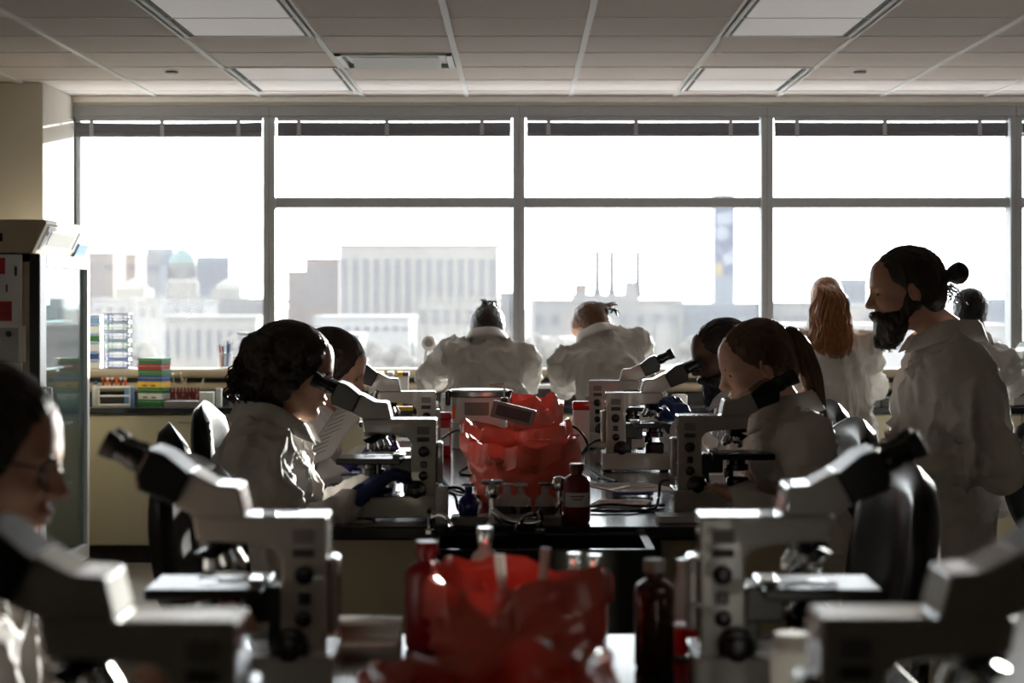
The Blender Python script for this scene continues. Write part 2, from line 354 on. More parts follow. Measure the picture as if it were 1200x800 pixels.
def bld(px0, px1, py, Y, dep, m, label, cat='building', name='building', grid=None, roof=None, wm='win', ang=0):
    """box building by its frame extent at distance Y; grid=(cols, rows, y_top, y_bot, wfrac, hfrac)"""
    a = at(px0, py, Y); b = at(px1, py, Y); w = b.x - a.x; h = a.z - G0
    t = thing(name, label, cat, (a.x, Y, G0), R(ang), 'buildings of the city beyond the windows')
    MB().bb(0, w, 0, dep, 0, h).obj('walls', cm[m], t)
    MB().bb(-0.4, w + 0.4, -0.4, dep + 0.4, h, h + 1.0).obj('parapet', cm[roof or m], t)
    if grid:
        nc, nr, y1, y2, wf, hf = grid
        zt = at(0, y1, Y).z - G0; zb = at(0, y2, Y).z - G0; cw = w / nc; rh = (zt - zb) / nr
        me = MB().bb(0, cw * wf, -0.25, 0.2, 0, rh * hf).mesh('window'); me.materials.append(cm[wm])
        for i in range(nc):
            for j in range(nr): link('window', me, None, t, (cw * (i + (1 - wf) / 2), 0, zb + rh * (j + (1 - hf) / 2)))
    return t, w, h
bld(398, 583, 289, 900, 30, 'con', 'wide pale office block with a regular grid of windows', grid=(15, 10, 303, 366, 0.62, 0.62))
bld(358, 397, 305, 930, 30, 'bro', 'taller part of brownish block left of the office block', grid=(5, 8, 312, 360, 0.5, 0.9))
bld(337, 359, 320, 940, 30, 'bro', 'lower step of brownish block left of the office block', grid=(3, 5, 326, 360, 0.4, 0.6))
bld(103, 133, 298, 1000, 30, 'bro', 'tan half of the building pair beside the refrigerator', grid=(4, 8, 304, 350, 0.5, 0.6))
bld(118, 159, 299, 1060, 30, 'brk', 'russet tower beside the refrigerator', grid=(5, 9, 304, 352, 0.35, 0.7))
bld(171, 204, 292, 1300, 40, 'gla', 'blue glass tower left of the green dome', grid=(6, 7, 296, 345, 0.7, 0.8))
bld(230, 269, 302, 1300, 40, 'gla', 'blue glass tower right of the green dome', grid=(6, 6, 306, 345, 0.7, 0.8))
# domed hall
Yd = 1000; c = at(214, 335, Yd); k = Yd / F
t = thing('domed_hall', 'limestone hall with green dome and spire between glass towers', 'building', (c.x, Yd, G0), 0, 'buildings of the city beyond the windows')
zz = lambda py: at(0, py, Yd).z - G0
MB().bb(-72 * k, 70 * k, -10, 25, 0, zz(348)).obj('walls', cm['sto'], t)
for x in (-55, 55): MB().bb((x - 17) * k, (x + 17) * k, -14, 10, 0, zz(338)).lathe([(17 * k, zz(338)), (14 * k, zz(333)), (7 * k, zz(329)), (0.5, zz(326))], 16, (x * k, -2, 0)).obj('wing', cm['sto'], t)
MB().lathe([(19 * k, zz(348)), (19 * k, zz(330)), (16 * k, zz(328)), (16 * k, zz(310)), (18 * k, zz(309))], 20).obj('drum', cm['sto'], t, True)
MB().lathe([(17 * k, zz(309)), (15 * k, zz(303)), (11 * k, zz(297)), (6 * k, zz(293)), (3 * k, zz(291))], 20).obj('dome', cm['dome'], t, True)
MB().lathe([(3 * k, zz(291)), (2.6 * k, zz(284)), (1.2 * k, zz(282)), (0.5, zz(276))], 10).obj('spire', cm['sto'], t, True)
me = MB().bb(-1.2 * k, 1.2 * k, -0.5, 0.5, 0, 12 * k).mesh('drum_window'); me.materials.append(cm['win'])
for i in range(9):
    a_ = R(-160 + i * 17.5); link('drum_window', me, None, t, (math.cos(a_) * 16 * k, math.sin(a_) * 16 * k, zz(325)), (0, 0, a_ + PI / 2))
me = MB().bb(-2 * k, 2 * k, -0.4, 0.4, 0, 10 * k).mesh('window'); me.materials.append(cm['win'])
for i in range(12): link('window', me, None, t, ((-64 + i * 11.6) * k, -10.2 if abs(-64 + i * 11.6) < 38 else -14.2, zz(362)))
bld(160, 240, 355, 700, 30, 'wht', 'white flat-roofed block below the dome', grid=(6, 2, 360, 372, 0.4, 0.5))
bld(108, 150, 352, 720, 30, 'wht', 'small white block behind the tube racks', grid=(3, 2, 358, 374, 0.4, 0.5))
bld(190, 300, 374, 560, 25, 'sto', 'columned stone front low beside the first mullion', grid=(9, 1, 384, 420, 0.35, 0.9))
bld(246, 310, 352, 900, 25, 'gry', 'low grey block left of the first mullion', grid=(6, 2, 356, 368, 0.5, 0.5))
bld(368, 480, 374, 640, 40, 'wht', 'long low building with bright white flat roof', grid=(10, 1, 380, 390, 0.5, 0.5), roof='roofm')
bld(490, 584, 352, 800, 25, 'sto', 'pale annex in front of the office block, right end', grid=(7, 3, 362, 380, 0.6, 0.5))
bld(326, 420, 396, 520, 25, 'gry', 'grey low block behind the spectacled person at the microscope', grid=(8, 1, 404, 420, 0.5, 0.5))
bld(585, 602, 345, 850, 25, 'gry', 'narrow grey block beside the second mullion', grid=(2, 4, 352, 372, 0.5, 0.5))
# power house with stacks
t, w, h = bld(622, 800, 354, 800, 40, 'gry', 'long grey power house with three thin chimneys', grid=(9, 1, 366, 382, 0.35, 0.7))
k = 800 / F
MB().bb(50 * k, 128 * k, 2, 30, h, h + 9 * k).obj('upper_block', cm['gry'], t)
MB().bb(53 * k, 66 * k, 2, 20, h + 9 * k, h + 21 * k).obj('plant_room', cm['bro'], t)
MB().bb(113 * k, 124 * k, 2, 20, h + 9 * k, h + 24 * k).obj('plant_room', cm['gry'], t)
for x in (79, 96, 127): MB().lathe([(5.5 * k, h + 6 * k), (3.8 * k, h + 14 * k), (3.2 * k, h + 22 * k), (2.9 * k, h + 61 * k)], 12, (x * k, 8, 0)).obj('chimney', cm['stack'], t, True)
# mural tower: flat colour patches in a generic arrangement
t, w, h = bld(837, 861, 230, 1100, 20, 'gla', 'tall narrow blue tower with a painted mural', roof='gla')
k = 1100 / F; zq = lambda py: at(0, py, 1100).z - G0
MB().bb(0.5, w - 0.5, -0.4, 0, zq(322), zq(246)).obj('mural_panel', cm['mural'], t)
def patch(pts, m): MB().prism([(x * k, zq(y)) for x, y in pts], 0.3, y0=-0.7).obj('mural_patch', cm[m], t)
patch([(2, 250), (21, 248), (21, 262), (3, 264)], 'mlite')
patch([(9 + 8 * math.cos(i * 0.628), 273 + 9 * math.sin(i * 0.628)) for i in range(10)], 'mlite')
patch([(4, 286), (9, 298), (17, 296), (21, 288), (22, 308), (12, 312), (9, 300), (3, 292)], 'mlite')
patch([(2, 310), (8, 305), (10, 322), (2, 322)], 'myel')
bld(985, 1016, 329, 1000, 25, 'gla', 'blue-grey office tower beside the person standing upright', grid=(3, 5, 333, 352, 0.7, 0.7))
bld(800, 892, 358, 820, 30, 'gla', 'low bluish block at the foot of the mural tower', grid=(8, 2, 364, 380, 0.5, 0.5))
bld(905, 990, 357, 760, 30, 'gry', 'low grey block left of the person standing upright', grid=(8, 1, 366, 378, 0.5, 0.5))
bld(1010, 1110, 360, 780, 30, 'sto', 'low pale block behind the person standing sideways', grid=(9, 2, 368, 386, 0.5, 0.5))
bld(1150, 1186, 352, 860, 30, 'gla', 'grey-blue block at the right window edge', grid=(4, 2, 358, 372, 0.6, 0.5))
bld(905, 1180, 384, 560, 30, 'wht', 'long pale warehouse in the lower right window', grid=(14, 1, 394, 412, 0.5, 0.5))
bld(610, 700, 400, 560, 20, 'wht', 'low pale shed in the lower middle window', grid=(8, 1, 410, 424, 0.4, 0.5))
for (px, py, Y, n) in ((624, 350, 300, 'white lamp pole standing beyond the second mullion'), (333, 356, 300, 'white lamp pole standing beyond the first mullion')):
    p = at(px, py, Y); t = thing('lamp_pole', n, 'lamp pole', (p.x, Y, G0)); MB().cyl((0, 0, 0), (0, 0, p.z - G0), 0.32, 0.22, 10).obj('pole', cm['wht'], t); MB().bb(-0.6, 0.6, -0.3, 0.3, p.z - G0, p.z - G0 + 0.6, 0.1).obj('lamp_head', cm['wht'], t)
def tree_mesh(kind, sd):
    q = random.Random(sd); b = MB()
    if kind == 'ever':
        for i in range(7):
            z = 1.5 + i * 1.6; r = 3.3 * (1 - i / 7.6); b.cyl((0, 0, z), (q.uniform(-.2, .2), 0, z + 2.6), r, r * 0.15, 12)
    else:
        for i in range(26):
            a_ = q.uniform(0, 2 * PI); rr = q.uniform(0, 3.6); z = q.uniform(5, 11.5); b.sph((math.cos(a_) * rr, math.sin(a_) * rr, z), q.uniform(0.9, 1.7), (1, 1, 0.8), 8)
    return b.mesh('crown')
tm = {('ever', s): tree_mesh('ever', s) for s in range(2)}; tm.update({('tre', s): tree_mesh('tre', s) for s in range(3)})
for (kd, s), me in tm.items(): me.materials.append(cm[kd])
trunk = MB().cyl((0, 0, 0), (0, 0, 7), 0.35, 0.2, 8).mesh('trunk'); trunk.materials.append(cm['tre'])
def tree(px, py, Y, kd, s, label, sc=1.0):
    p = at(px, py, Y); hgt = 12.6 if kd == 'ever' else 12.5; f = (p.z - G0) / hgt * sc
    t = thing('tree', label, 'tree', (p.x, Y, G0), s * 1.3, 'trees of the city beyond the windows'); t.scale = ((0.42 if kd == 'ever' else min(f, 1.2)),) * 2 + (f,)
    link('crown', tm[(kd, s)], None, t); link('trunk', trunk, None, t)
for px, py, lb in ((484, 388, 'small evergreen below the pale annex, leftmost'), (500, 384, 'small evergreen below the pale annex, second'), (545, 380, 'small evergreen below the pale annex beside the hair clip'), (767, 379, 'evergreen in front of the power house, left of two'), (796, 378, 'evergreen in front of the power house, right of two'), (728, 378, 'evergreen in front of the power house beside the right-hand bent person')):
    tree(px, py, 470 + (px * 7) % 40, 'ever', px % 2, lb)
for px, py, Y, lb in ((440, 398, 400, 'bare winter tree low in the second window'), (470, 402, 380, 'bare winter tree just left of the bent person'), (350, 392, 420, 'bare winter tree beside the first mullion'), (642, 392, 420, 'bare winter tree right of the white lamp pole'), (660, 398, 400, 'bare winter tree left of the right-hand bent person'), (815, 392, 420, 'bare winter tree below the mural tower'), (285, 396, 440, 'bare winter tree behind the orange-topped bottle'), (170, 400, 420, 'bare winter tree behind the coloured boxes'), (915, 396, 420, 'bare winter tree beside the third mullion'), (1172, 394, 420, 'bare winter tree at the right window edge')):
    tree(px, py, Y, 'tre', px % 3, lb)
# ================================================================ benches
def bench(label, x0, x1, y0, y1, sink=False):
    t = thing('lab_bench', label, 'bench', ((x0 + x1) / 2, y0, 0), 0, 'black-topped lab benches')
    hw = (x1 - x0) / 2; L = y1 - y0; cx = 0
    MB().bb(-hw, hw, 0, L, BENCH - 0.035, BENCH, 0.005, 2).obj('worktop', M['black'], t)
    MB().bb(-hw + 0.03, -hw + 0.36, 0.03, 0.07, 0.02, BENCH - 0.036, 0.003).obj('end_panel', M['cream'], t)
    MB().bb(hw - 0.36, hw - 0.03, 0.03, 0.07, 0.02, BENCH - 0.036, 0.003).obj('end_panel', M['cream'], t)
    MB().bb(-hw + 0.03, -hw + 0.36, L - 0.07, L - 0.03, 0.02, BENCH - 0.036, 0.003).obj('end_panel', M['cream'], t)
    MB().bb(hw - 0.36, hw - 0.03, L - 0.07, L - 0.03, 0.02, BENCH - 0.036, 0.003).obj('end_panel', M['cream'], t)
    MB().bb(-0.16, 0.16, 0.1, L - 0.1, 0.0, BENCH - 0.036).obj('service_spine', M['toe'], t)
    MB().bb(-hw + 0.361, hw - 0.361, 0.045, 0.06, 0.0, BENCH - 0.036).obj('knee_space_sheet', M['black'], t)  # black sheet put in for the dark knee space between the end panels
    return t
bench('black-topped lab bench in the middle of the room with sink end', -0.60, 0.72, 5.18, 9.6)
bench('nearest black-topped lab bench at the bottom of the picture', -0.60, 0.60, 1.0, 3.52)
# end sink of the middle bench
t = thing('lab_sink', 'black sink trough hung on the end of the middle bench', 'sink', (0.05, 5.0, 0))
s = MB()
s.bb(-0.27, 0.27, -0.17, -0.15, 0.62, 0.885, 0.004).bb(-0.27, 0.27, 0.155, 0.175, 0.62, 0.885, 0.004).bb(-0.27, -0.25, -0.15, 0.155, 0.62, 0.885).bb(0.25, 0.27, -0.15, 0.155, 0.62, 0.885).bb(-0.25, 0.25, -0.15, 0.155, 0.62, 0.64)
s.obj('basin', M['black'], t); MB().cyl((0, 0, 0.64), (0, 0, 0.648), 0.04, n=20).obj('drain', M['chrome'], t)
MB().tube([(0, 0, 0.62), (0, 0, 0.4), (0.05, 0.1, 0.36), (0.05, 0.19, 0.36)], 0.022, 10).obj('waste_pipe', M['dgray'], t)
tag(MB().bb(-0.178, 0.105, 5.185, 5.27, BENCH + 0.0005, BENCH + 0.024, 0.003).obj('bottle_ledge', M['gray']), 'grey ledge at bench end carrying the small flasks', 'ledge')
def faucet(label, px, top, Y, hook, cross=False):
    p = at(px, 600, Y); zt = CAMZ - (top - 350) * Y / F; zb = BENCH
    t = thing('lab_tap', label, 'tap', (p.x, Y, zb), 0, 'taps at the bench end')
    h = zt - zb
    MB().lathe([(0.022, 0), (0.022, 0.012), (0.012, 0.02), (0.0085, 0.03), (0.0085, h - 0.02), (0.016, h - 0.016), (0.019, h), (0.014, h + 0.014), (0.004, h + 0.018)], 16).obj('post', M['chrome'], t, True)
    s = hook
    MB().tube(spline([(0, 0, h * 0.45), (s * 0.02, -0.01, h * 0.30), (s * 0.05, -0.02, h * 0.18), (s * 0.10, -0.03, h * 0.14), (s * 0.125, -0.035, h * 0.2)], 6), [0.009] * 12 + [0.0085] * 12 + [0.007], 10).obj('spout', M['chrome'], t, True)
    if cross: MB().box((0, 0, h + 0.02), (0.06, 0.012, 0.012), 0.005).box((0, 0, h + 0.02), (0.012, 0.06, 0.012), 0.005).obj('cross_handle', M['chrome'], t)
    else: MB().cyl((0, 0, h * 0.6), (-s * 0.03, -0.02, h * 0.6), 0.007, 0.012, 12).obj('lever', M['chrome'], t)
faucet('tall chrome service tap beside the dark red labelled bottle', 655, 566, 5.285, -1)
faucet('chrome service tap with cross handle between the small flasks', 577, 574, 5.178, 1, True)
for px, lb, r in ((500, 'low chrome gas cock at left of the sink', 1), (634, 'low chrome gas cock at right of the sink', -1)):
    p = at(px, 640, 4.98); t = thing('gas_cock', lb, 'tap', (p.x, 5.155, 0.885), 0, 'taps at the bench end')
    MB().lathe([(0.014, 0), (0.014, 0.01), (0.008, 0.014), (0.008, 0.05), (0.011, 0.055), (0.004, 0.062)], 14).obj('stem', M['chrome'], t, True)
    MB().tube(spline([(0, 0, 0.04), (r * 0.03, -0.02, 0.05), (r * 0.055, -0.03, 0.03), (r * 0.06, -0.03, 0.012)], 5), 0.006, 8).obj('nozzle', M['chrome'], t, True)
    MB().box((0, -0.015, 0.06), (0.012, 0.05, 0.012), 0.004).obj('lever', M['sblack'], t)
# ================================================================ microscopes
def U(pts): return [(-u, z) for u, z in pts]
def make_scope():
    t = thing('microscope', 'x', 'microscope', (0, 0, 0), 0, 'grey compound microscopes on the benches')
    b = MB().prism(U([(-0.012, 0.004), (0.215, 0.004), (0.228, 0.012), (0.228, 0.05), (0.19, 0.058), (0.07, 0.062), (-0.012, 0.062)]), 0.165, 0.004); base = b.obj('base', M['scope'], t)
    for x, y in ((-0.2, 0.06), (-0.2, -0.06), (-0.01, 0.06), (-0.01, -0.06)): MB().cyl((x, y, 0), (x, y, 0.006), 0.012, n=10).obj('foot', M['rubber'], base)
    arm = MB().prism(U([(0.0, 0.05), (0.070, 0.05), (0.066, 0.20), (0.078, 0.216), (0.12, 0.222), (0.19, 0.226), (0.196, 0.262), (0.0, 0.262)]), 0.095, 0.004).obj('arm', M['scope'], t)
    for s in (-1, 1):
        y0 = s * 0.0475
        MB().cyl((-0.033, y0, 0.176), (-0.033, y0 + s * 0.006, 0.176), 0.0145, n=20, bev=0.002).obj('round_button', M['sblack'], arm, True)
        MB().box((-0.033, y0 + s * 0.002, 0.142), (0.018, 0.006, 0.018), 0.002).obj('square_button', M['sblack'], arm)
        MB().cyl((-0.034, y0, 0.112), (-0.034, y0 + s * 0.006, 0.112), 0.0125, n=18, bev=0.002).obj('round_button', M['sblack'], arm, True)
        MB().box((-0.034, y0 + s * 0.0012, 0.232), (0.032, 0.003, 0.02), 0.001).obj('label_plate', M['gray'], arm)
        MB().box((-0.034, y0 + s * 0.0012, 0.208), (0.032, 0.003, 0.012), 0.001).obj('label_plate', M['dgray'], arm)
        k = MB().cyl((-0.052, y0, 0.073), (-0.052, y0 + s * 0.022, 0.073), 0.027, n=28, bev=0.003).cyl((-0.052, y0 + s * 0.02, 0.073), (-0.052, y0 + s * 0.042, 0.073), 0.0175, n=22, bev=0.002)
        k.obj('focus_knob', M['sblack'], t, True)
    for z in (0.24, 0.2, 0.13, 0.08): MB().cyl((0.0, 0.03, z), (0.003, 0.03, z), 0.005, n=10).obj('rear_screw', M['chrome'], arm)
    MB().bb(0.0, 0.016, -0.03, 0.02, 0.09, 0.2, 0.004).obj('lamp_cover', M['scope'], arm)
    MB().prism(U([(0.118, 0.262), (0.129, 0.306), (0.162, 0.308), (0.200, 0.329), (0.226, 0.279), (0.192, 0.262)]), 0.1, 0.004).obj('viewing_head', M['scope'], t)
    MB().cyl((-0.165, 0, 0.255), (-0.165, 0, 0.268), 0.04, n=24).obj('head_collar', M['chrome'], t, True)
    ax = Vector((-math.cos(R(27)), 0, math.sin(R(27)))); up = Vector((math.sin(R(27)), 0, math.cos(R(27))))
    o0 = Vector((-0.212, 0, 0.304))
    def q(a, h): v = o0 + ax * a + up * h; return (v.x, v.z)
    bt = MB().prism([q(-0.004, -0.026), q(0.055, -0.032), q(0.068, -0.014), q(0.068, 0.03), q(0.042, 0.034), q(-0.004, 0.024)], 0.118, 0.004).obj('binocular_body', M['sblack'], t)
    for s in (-1, 1):
        a = o0 + ax * 0.06 + Vector((0, s * 0.032, 0)) + up * 0.006
        e = MB().cyl(a, a + ax * 0.052, 0.0165, n=22).cyl(a + ax * 0.01, a + ax * 0.03, 0.019, n=22, bev=0.002).obj('eyepiece', M['sblack'], t, True)
        MB().cyl(a + ax * 0.05, a + ax * 0.072, 0.0185, 0.021, n=22, bev=0.002).obj('eyecup', M['rubber'], e, True)
    nz = Vector((-0.165, 0, 0.226)); tilt = Vector((0.28, 0, -0.96)).normalized()
    tr = MB().cyl(nz, nz + Vector((0, 0, -0.012)), 0.03, n=24).cyl(nz + Vector((0, 0, -0.008)), nz + tilt * 0.026, 0.036, 0.026, 24).obj('nosepiece', M['sblack'], t, True)
    for i in range(4):
        a_ = i * PI / 2 + 0.35; ca = Vector((math.cos(a_), math.sin(a_), 0)) * 0.017
        p0 = nz + tilt * 0.022 + ca; d = (tilt + Vector((math.cos(a_), math.sin(a_), 0)) * 0.3).normalized(); L_ = (0.03, 0.022, 0.034, 0.026)[i]
        ob = MB().cyl(p0, p0 + d * L_ * 0.75, 0.0105, n=14).cyl(p0 + d * L_ * 0.72, p0 + d * L_, 0.0105, 0.005, 14).obj('objective', M['chrome'], tr, True)
    st = MB().bb(-0.262, -0.092, -0.08, 0.08, 0.143, 0.160, 0.003).obj('stage', M['sblack'], t)
    MB().bb(-0.125, -0.066, -0.04, 0.04, 0.105, 0.158, 0.004).obj('stage_bracket', M['sblack'], t)
    MB().bb(-0.118, -0.085, -0.035, 0.045, 0.1605, 0.168, 0.003).obj('slide_holder', M['scope'], st)
    MB().box((-0.178, 0.01, 0.1612), (0.026, 0.076, 0.0012)).obj('slide', M['lens'], st)
    MB().tube([(-0.12, 0.055, 0.163), (-0.15, 0.055, 0.166), (-0.2, 0.05, 0.163)], 0.0025, 6).obj('stage_clip', M['chrome'], st)
    MB().cyl((-0.15, -0.06, 0.145), (-0.15, -0.06, 0.085), 0.006, n=10).cyl((-0.15, -0.06, 0.112), (-0.15, -0.06, 0.085), 0.0135, n=16, bev=0.002).obj('stage_control', M['sblack'], st, True)
    MB().lathe([(0.018, 0.108), (0.030, 0.111), (0.030, 0.126), (0.022, 0.128), (0.022, 0.143)], 22, (-0.168, 0, 0)).obj('condenser', M['sblack'], t, True)
    MB().lathe([(0.032, 0.058), (0.032, 0.086), (0.028, 0.09), (0.024, 0.092), (0.001, 0.094)], 24, (-0.168, 0, 0)).obj('field_lens', M['sblack'], t, True)
    MB().bb(-0.088, -0.066, -0.03, 0.03, 0.062, 0.108, 0.003).obj('focus_block', M['sblack'], t)
    MB().cyl((-0.2, -0.0815, 0.032), (-0.2, -0.088, 0.032), 0.012, n=16, bev=0.002).obj('brightness_dial', M['sblack'], base, True)
    return t
proto = make_scope(); first = [True]
def put_scope(px, Y, right, label, turn=0, dz=0):
    p = at(px, 0, Y - 0.05); rz = (PI if right else 0) + R(turn)
    loc = (p.x, Y, BENCH + 0.0005 + dz)
    if first[0]:
        first[0] = False; proto.location = loc; proto.rotation_euler = (0, 0, rz); proto['label'] = label; return proto
    return dup(proto, loc, rz, label)
put_scope(511, 5.42, False, 'front left microscope on the middle bench, blue-gloved hand on its knob')
put_scope(510, 7.02, False, 'microscope behind the one with the blue glove, left side of bench', 3)
put_scope(794, 5.58, True, 'front right microscope on the middle bench, person in white coat bent over it')
put_scope(710, 6.92, True, 'second right microscope on the middle bench, used by blue-gloved person')
put_scope(691, 7.95, True, 'farthest microscope on the right side of the middle bench', -4)
put_scope(382, 3.02, False, 'blurred microscope on near bench with eyepieces over black chair back', 1)
put_scope(821, 3.02, True, 'blurred microscope on near bench with eyepieces before the person standing sideways', -1)
put_scope(276, 2.05, False, 'nearest blurred microscope in the lower left corner')
put_scope(962, 2.07, True, 'nearest blurred microscope in the lower right corner')
put_scope(1178, 11.5, True, 'small dark microscope on window counter at right edge', 40, CT - BENCH)
# ================================================================ chairs
def make_chair():
    t = thing('office_chair', 'x', 'chair', (0, 0, 0), 0, 'black task chairs around the benches')
    def pad(nu, nv, fn):
        g1 = [[fn(u / nu * 2 - 1, v / nv * 2 - 1, 1) for v in range(nv + 1)] for u in range(nu + 1)]
        g2 = [[fn(u / nu * 2 - 1, v / nv * 2 - 1, -1) for v in range(nv + 1)] for u in range(nu + 1)]
        b = MB().sheet(g1).sheet(g2); bmesh.ops.remove_doubles(b.bm, verts=b.bm.verts, dist=0.0005); bmesh.ops.recalc_face_normals(b.bm, faces=b.bm.faces); return b
    def sq(u, v):   # square -> rounded square
        return u * math.sqrt(1 - 0.42 * v * v), v * math.sqrt(1 - 0.42 * u * u)
    def back(u, v, s):
        a, c = sq(u, v); th = 0.036 * (max(0, (1 - u ** 4) * (1 - v ** 4))) ** 0.35
        y = a * 0.23; z = 0.93 + c * 0.215; x = -0.27 - 0.16 * (z - 0.93) + 0.055 * (a ** 2) - 0.03 * math.cos(c * 1.5); return (x + s * th, y, z)
    pad(14, 14, back).obj('backrest', M['leather'], t, True, 60)
    def seat(u, v, s):
        a, c = sq(u, v); th = 0.04 * (max(0, (1 - u ** 4) * (1 - v ** 4))) ** 0.35
        return (0.0 + a * 0.235, c * 0.235, 0.60 + s * th - 0.02 * max(0, a) ** 3)
    pad(14, 14, seat).obj('seat', M['leather'], t, True, 60)
    MB().tube(spline([(-0.05, 0, 0.55), (-0.22, 0, 0.56), (-0.32, 0, 0.66), (-0.325, 0, 0.85)], 6), 0.018, 8).obj('back_support', M['sblack'], t, True)
    MB().bb(-0.11, 0.11, -0.08, 0.08, 0.53, 0.562, 0.01).obj('mechanism', M['sblack'], t)
    MB().cyl((0, 0, 0.12), (0, 0, 0.35), 0.028, n=16).cyl((0, 0, 0.35), (0, 0, 0.54), 0.017, n=14).obj('gas_lift', M['sblack'], t, True)
    for i in range(5):
        a = i * 2 * PI / 5 + 0.2; c, s = math.cos(a), math.sin(a)
        lg = MB().tube([(0.02 * c, 0.02 * s, 0.13), (0.16 * c, 0.16 * s, 0.11), (0.29 * c, 0.29 * s, 0.085)], [0.028, 0.022, 0.016], 8).obj('leg', M['sblack'], t, True)
        d = Vector((-s, c, 0)); p = Vector((0.285 * c, 0.285 * s, 0.03))
        MB().cyl(p - d * 0.02, p + d * 0.02, 0.03, n=14, bev=0.004).cyl(p, p + Vector((0, 0, 0.05)), 0.008, n=8).obj('caster', M['rubber'], lg, True)
    return t
ch = make_chair(); cf = [True]
def put_chair(x, y, rz, label):
    if cf[0]: cf[0] = False; ch.location = (x, y, 0); ch.rotation_euler = (0, 0, R(rz)); ch['label'] = label; return
    dup(ch, (x, y, 0), R(rz), label)
put_chair(-0.66, 5.62, 12, 'black chair under the spectacled person at the left microscope')
put_chair(-0.44, 4.35, -14, 'empty black chair with curved back left of the blurred microscope')
put_chair(0.74, 6.72, 196, 'black chair behind the front right microscope, farther of two backs')
put_chair(0.66, 5.75, 190, 'black chair under person at the front right microscope, nearer of two backs')
put_chair(0.50, 4.15, 188, 'large empty black chair in front of the person standing sideways')
put_chair(1.79, 6.3, 60, 'black chair cut off by the right edge')
put_chair(-0.88, 2.78, 0, 'black chair under the nearest person with spectacles')
put_chair(-0.74, 6.72, 0, 'black chair under the person holding the sheet of paper')
# ================================================================ red bags, bottles, jars
def bag(name, label, x, y, w, d, h, seed, z=BENCH, flare=1.12, lean=0.0):
    q = random.Random(seed); n = 56; nr = 18; rows = []
    ph = [(q.uniform(0, 6.28), q.randint(3, 11), q.uniform(0.3, 1)) for _ in range(7)]
    for i in range(nr + 1):
        v = i / nr; row = []
        if v < 0.82: z_ = v / 0.82 * h; rr = 0.90 + 0.12 * math.sin(v / 0.82 * PI * 0.75)
        else: k = (v - 0.82) / 0.18; z_ = h * (1 - 0.26 * k * k) + 0.02 * math.sin(k * PI); rr = 0.99 + (flare - 0.99) * math.sin(k * PI / 2)
        if i == 0: rr = 0.8
        for j in range(n):
            a = j / n * 2 * PI; c, s = math.cos(a), math.sin(a)
            sup = (abs(c) ** 3.2 + abs(s) ** 3.2) ** (-1 / 3.2)
            f = sum(am * math.sin(k * a + p + v * (2.5 + k * 0.35)) for p, k, am in ph) / 7
            crease = (abs(f) ** 0.7) * (1 if f > 0 else -1)
            rad = sup * rr * (1 + 0.11 * crease * (0.35 + v))
            zz = z_ + (0.10 * h * math.sin(2 * a + ph[0][0]) + 0.13 * h * f) * v * v
            nv = Vector((c * 1.6 + seed, s * 1.6, v * 2.2)); cr = (1 - abs(mnoise.noise(nv * 1.5))) ** 3 - 0.5 + 0.5 * ((1 - abs(mnoise.noise(nv * 3.3))) ** 3 - 0.5)
            rad *= 1 + 0.13 * cr * min(1, v * 3); zz += 0.16 * h * v ** 3 * mnoise.noise(nv * 2.0 + Vector((4, 4, 4)))
            row.append((x + c * rad * w / 2 + lean * zz, y + s * rad * d / 2, z + 0.001 + max(0, zz)))
        row.append(row[0]); rows.append(row)
    b = MB().sheet(rows); bmesh.ops.remove_doubles(b.bm, verts=b.bm.verts, dist=1e-5)
    m = b.bm; m.verts.ensure_lookup_table()
    b.bm.faces.ensure_lookup_table()
    bt = [v for v in m.verts if abs(v.co.z - (z + 0.001)) < 1e-6]
    o0 = b.obj(name, M['redbag'], None, True, 50)
    return tag(o0, label, 'waste bag', 'red waste bags standing open on the benches')
bag('waste_bag', 'red waste bag behind the blue and clear flasks, nearest on middle bench', 0.008, 5.80, 0.29, 0.26, 0.165, 3)
bag('waste_bag', 'red waste bag in the middle of three on the middle bench', -0.012, 6.28, 0.27, 0.24, 0.18, 8, flare=1.2)
bag('waste_bag', 'bright orange-red waste bag farthest back beside the canister', 0.055, 7.35, 0.19, 0.2, 0.205, 5, flare=0.9)
bag('waste_bag', 'large blurred red waste bag on the near bench', -0.005, 3.08, 0.25, 0.26, 0.155, 11, flare=1.08)
bag('waste_bag', 'red waste bag at the bottom edge of the picture', -0.035, 2.26, 0.22, 0.28, 0.155, 14, flare=1.25)
